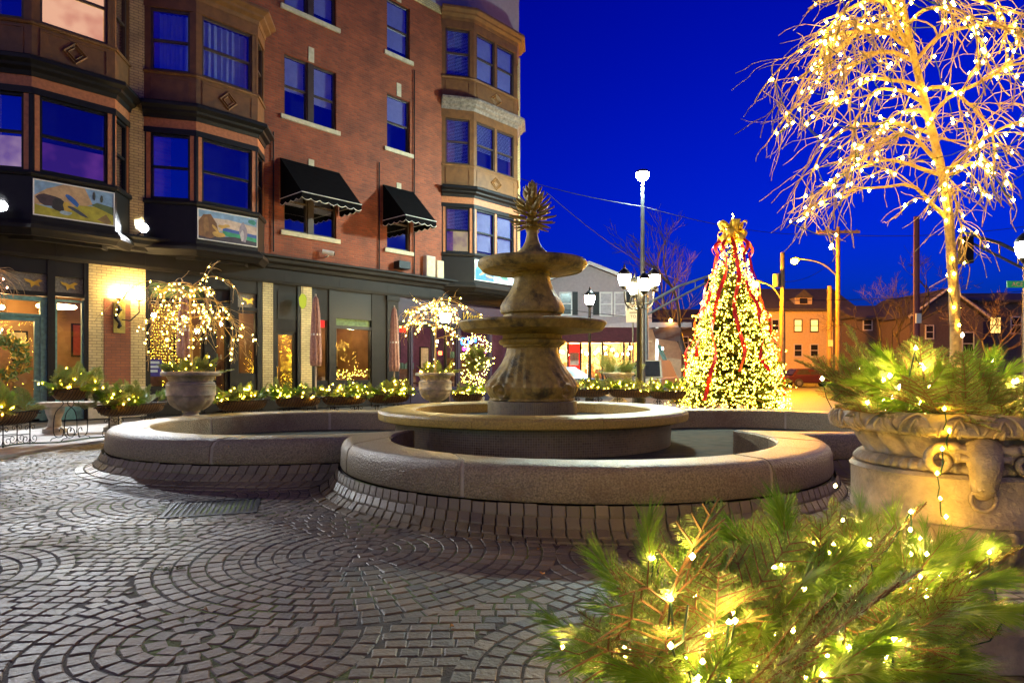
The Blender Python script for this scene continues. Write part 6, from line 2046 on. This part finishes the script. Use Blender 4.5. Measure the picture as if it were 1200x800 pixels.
# parked cars
def car(px, D, rz, col, label, van=False):
    x, y = pl_at(px, D)
    c = thing('parked_car', label, 'car', (x, y, 0), rz, 'cars parked along the street')
    h = 1.0 if not van else 1.25
    body = [(-2.15, .32), (-2.2, .62), (-2.1, .86), (-1.2, .92), (1.0, .92), (2.0, .78), (2.2, .58), (2.15, .30)]
    cab = [(-1.75, .90), (-1.35, 1.40 * h), (.35, 1.42 * h), (1.15, .90)]
    pm = mat('car_paint_' + label[:8].replace(' ', '_'), col, .25, .3, var=.05)
    bm = MB(); nB = len(body)
    for s in (-.88, .88):
        for q in body: bm.v.append((q[0], s, q[1]))
    bm.f = [tuple(range(nB)), tuple(reversed(range(nB, 2 * nB)))] + [(i, nB + i, nB + (i + 1) % nB, (i + 1) % nB) for i in range(nB)]
    o = bm.build('body', pm, c); bv = o.modifiers.new('Bevel', 'BEVEL'); bv.width = .07; bv.segments = 2
    cm = MB()
    for s, k in ((-1, .84), (1, .84)):
        for i, q in enumerate(cab): cm.v.append((q[0], s * (.84 if i in (0, 3) else .66), q[1]))
    cm.f = [(0, 1, 2, 3), (7, 6, 5, 4), (0, 4, 5, 1), (1, 5, 6, 2), (2, 6, 7, 3)]
    cb = cm.build('cabin', pm, c)
    gm = MB()
    for s in (-1, 1):
        def sd(x, z, s=s): return (x, s * (.84 - (z - .9) / (.5 * h) * .18 + .004), z)
        gm.add([sd(-1.5, .96), sd(-1.2, 1.32 * h), sd(-.45, 1.34 * h), sd(-.45, .96)], [(0, 1, 2, 3)]); gm.add([sd(-.38, .96), sd(-.38, 1.34 * h), sd(.3, 1.34 * h), sd(.95, .96)], [(0, 1, 2, 3)])
    gm.add([(.42, -.6, 1.36 * h), (.42, .6, 1.36 * h), (1.14, .74, .95), (1.14, -.74, .95)], [(0, 1, 2, 3)]); gm.add([(-1.42, -.6, 1.36 * h), (-1.42, .6, 1.36 * h), (-1.76, .74, .96), (-1.76, -.74, .96)], [(0, 1, 2, 3)])
    gm.v = [(a * 1.004, b, z) for a, b, z in gm.v]
    gm.build('window_glass', M['darkpane'], cb)
    for sx in (-1.35, 1.35):
        for s in (-.86, .86):
            wl = MB().tube([(sx, s - .1, .32), (sx, s + .1, .32)], .32, 16).build('wheel', M['ink'], c)
            MB().tube([(sx, s - .105, .32), (sx, s + .105, .32)], .18, 12).build('rim', M['greymetal'], wl)
    for s in (-.62, .62):
        MB().box(2.12, 2.2, s - .16, s + .16, .58, .72).build('headlight', M['white'], c); MB().box(-2.2, -2.13, s - .16, s + .16, .66, .80).build('tail_light', M['maroon'], c)
car(664, 33, R(0), (.02, .02, .04), 'dark parked car before the lit shop of the lilac house')
car(768, 33.5, R(62), (.45, .36, .25), 'pale parked van beside the lilac house porch', True)
car(950, 50, R(2), (.05, .015, .02), 'dark red car parked before the tan house')

# bare trees
def bare(px, D, H, label, seed, m='darkbark', spread=.55, lv=5):
    x, y = pl_at(px, D); r = random.Random(seed)
    t = thing('bare_tree', label, 'tree', (x, y, 0), 0, 'leafless street trees')
    tk = MB(); tw = MB()
    def rec(p, d, L, rad, k):
        n = 5; pts = [p.copy()]; q = p.copy(); dd = d.copy()
        for i in range(n):
            dd = (dd + Vector((r.uniform(-.14, .14), r.uniform(-.14, .14), r.uniform(-.03, .12)))).normalized(); q = q + dd * (L / n); pts.append(q.copy())
        (tk if k == 0 else tw).tube(pts, [rad * (1 - .4 * i / n) for i in range(n + 1)], 7 if k < 2 else 4 if k < 4 else 3, k < 3)
        if k >= lv: return
        for c in range(3 if k < 3 else 2 + (r.random() < .5)):
            a = r.uniform(0, 2 * PI); s = dd.orthogonal().normalized(); s2 = dd.cross(s)
            rec(pts[r.randint(3, 5)] if k else pts[r.randint(2, 5)], (dd + (s * math.cos(a) + s2 * math.sin(a)) * r.uniform(spread * .6, spread * 1.5)).normalized(), L * r.uniform(.6, .85), max(.012, rad * .55), k + 1)
    rec(Vector((0, 0, 0)), Vector((.04, 0, 1)), H * .30, H * .017, 0)
    tk.build('trunk', M[m], t, True); tw.build('crown', M[m], t, True)
bare(806, 38, 12.5, 'tall bare tree between the mast light and the christmas tree', 3, lv=6)
bare(1062, 44, 11.0, 'broad bare tree behind the reddish pole', 8, spread=.8, lv=6)
bare(1165, 40, 9.0, 'low bare tree glowing orange beside the street name sign', 12, 'polewood', .8, 6)
bare(890, 66, 11.0, 'distant bare tree above the sodium lamps', 15, lv=5)
bare(712, 34, 4.2, 'small bare ornamental tree in front of the lilac house', 21, 'darkbark', .8, 5)
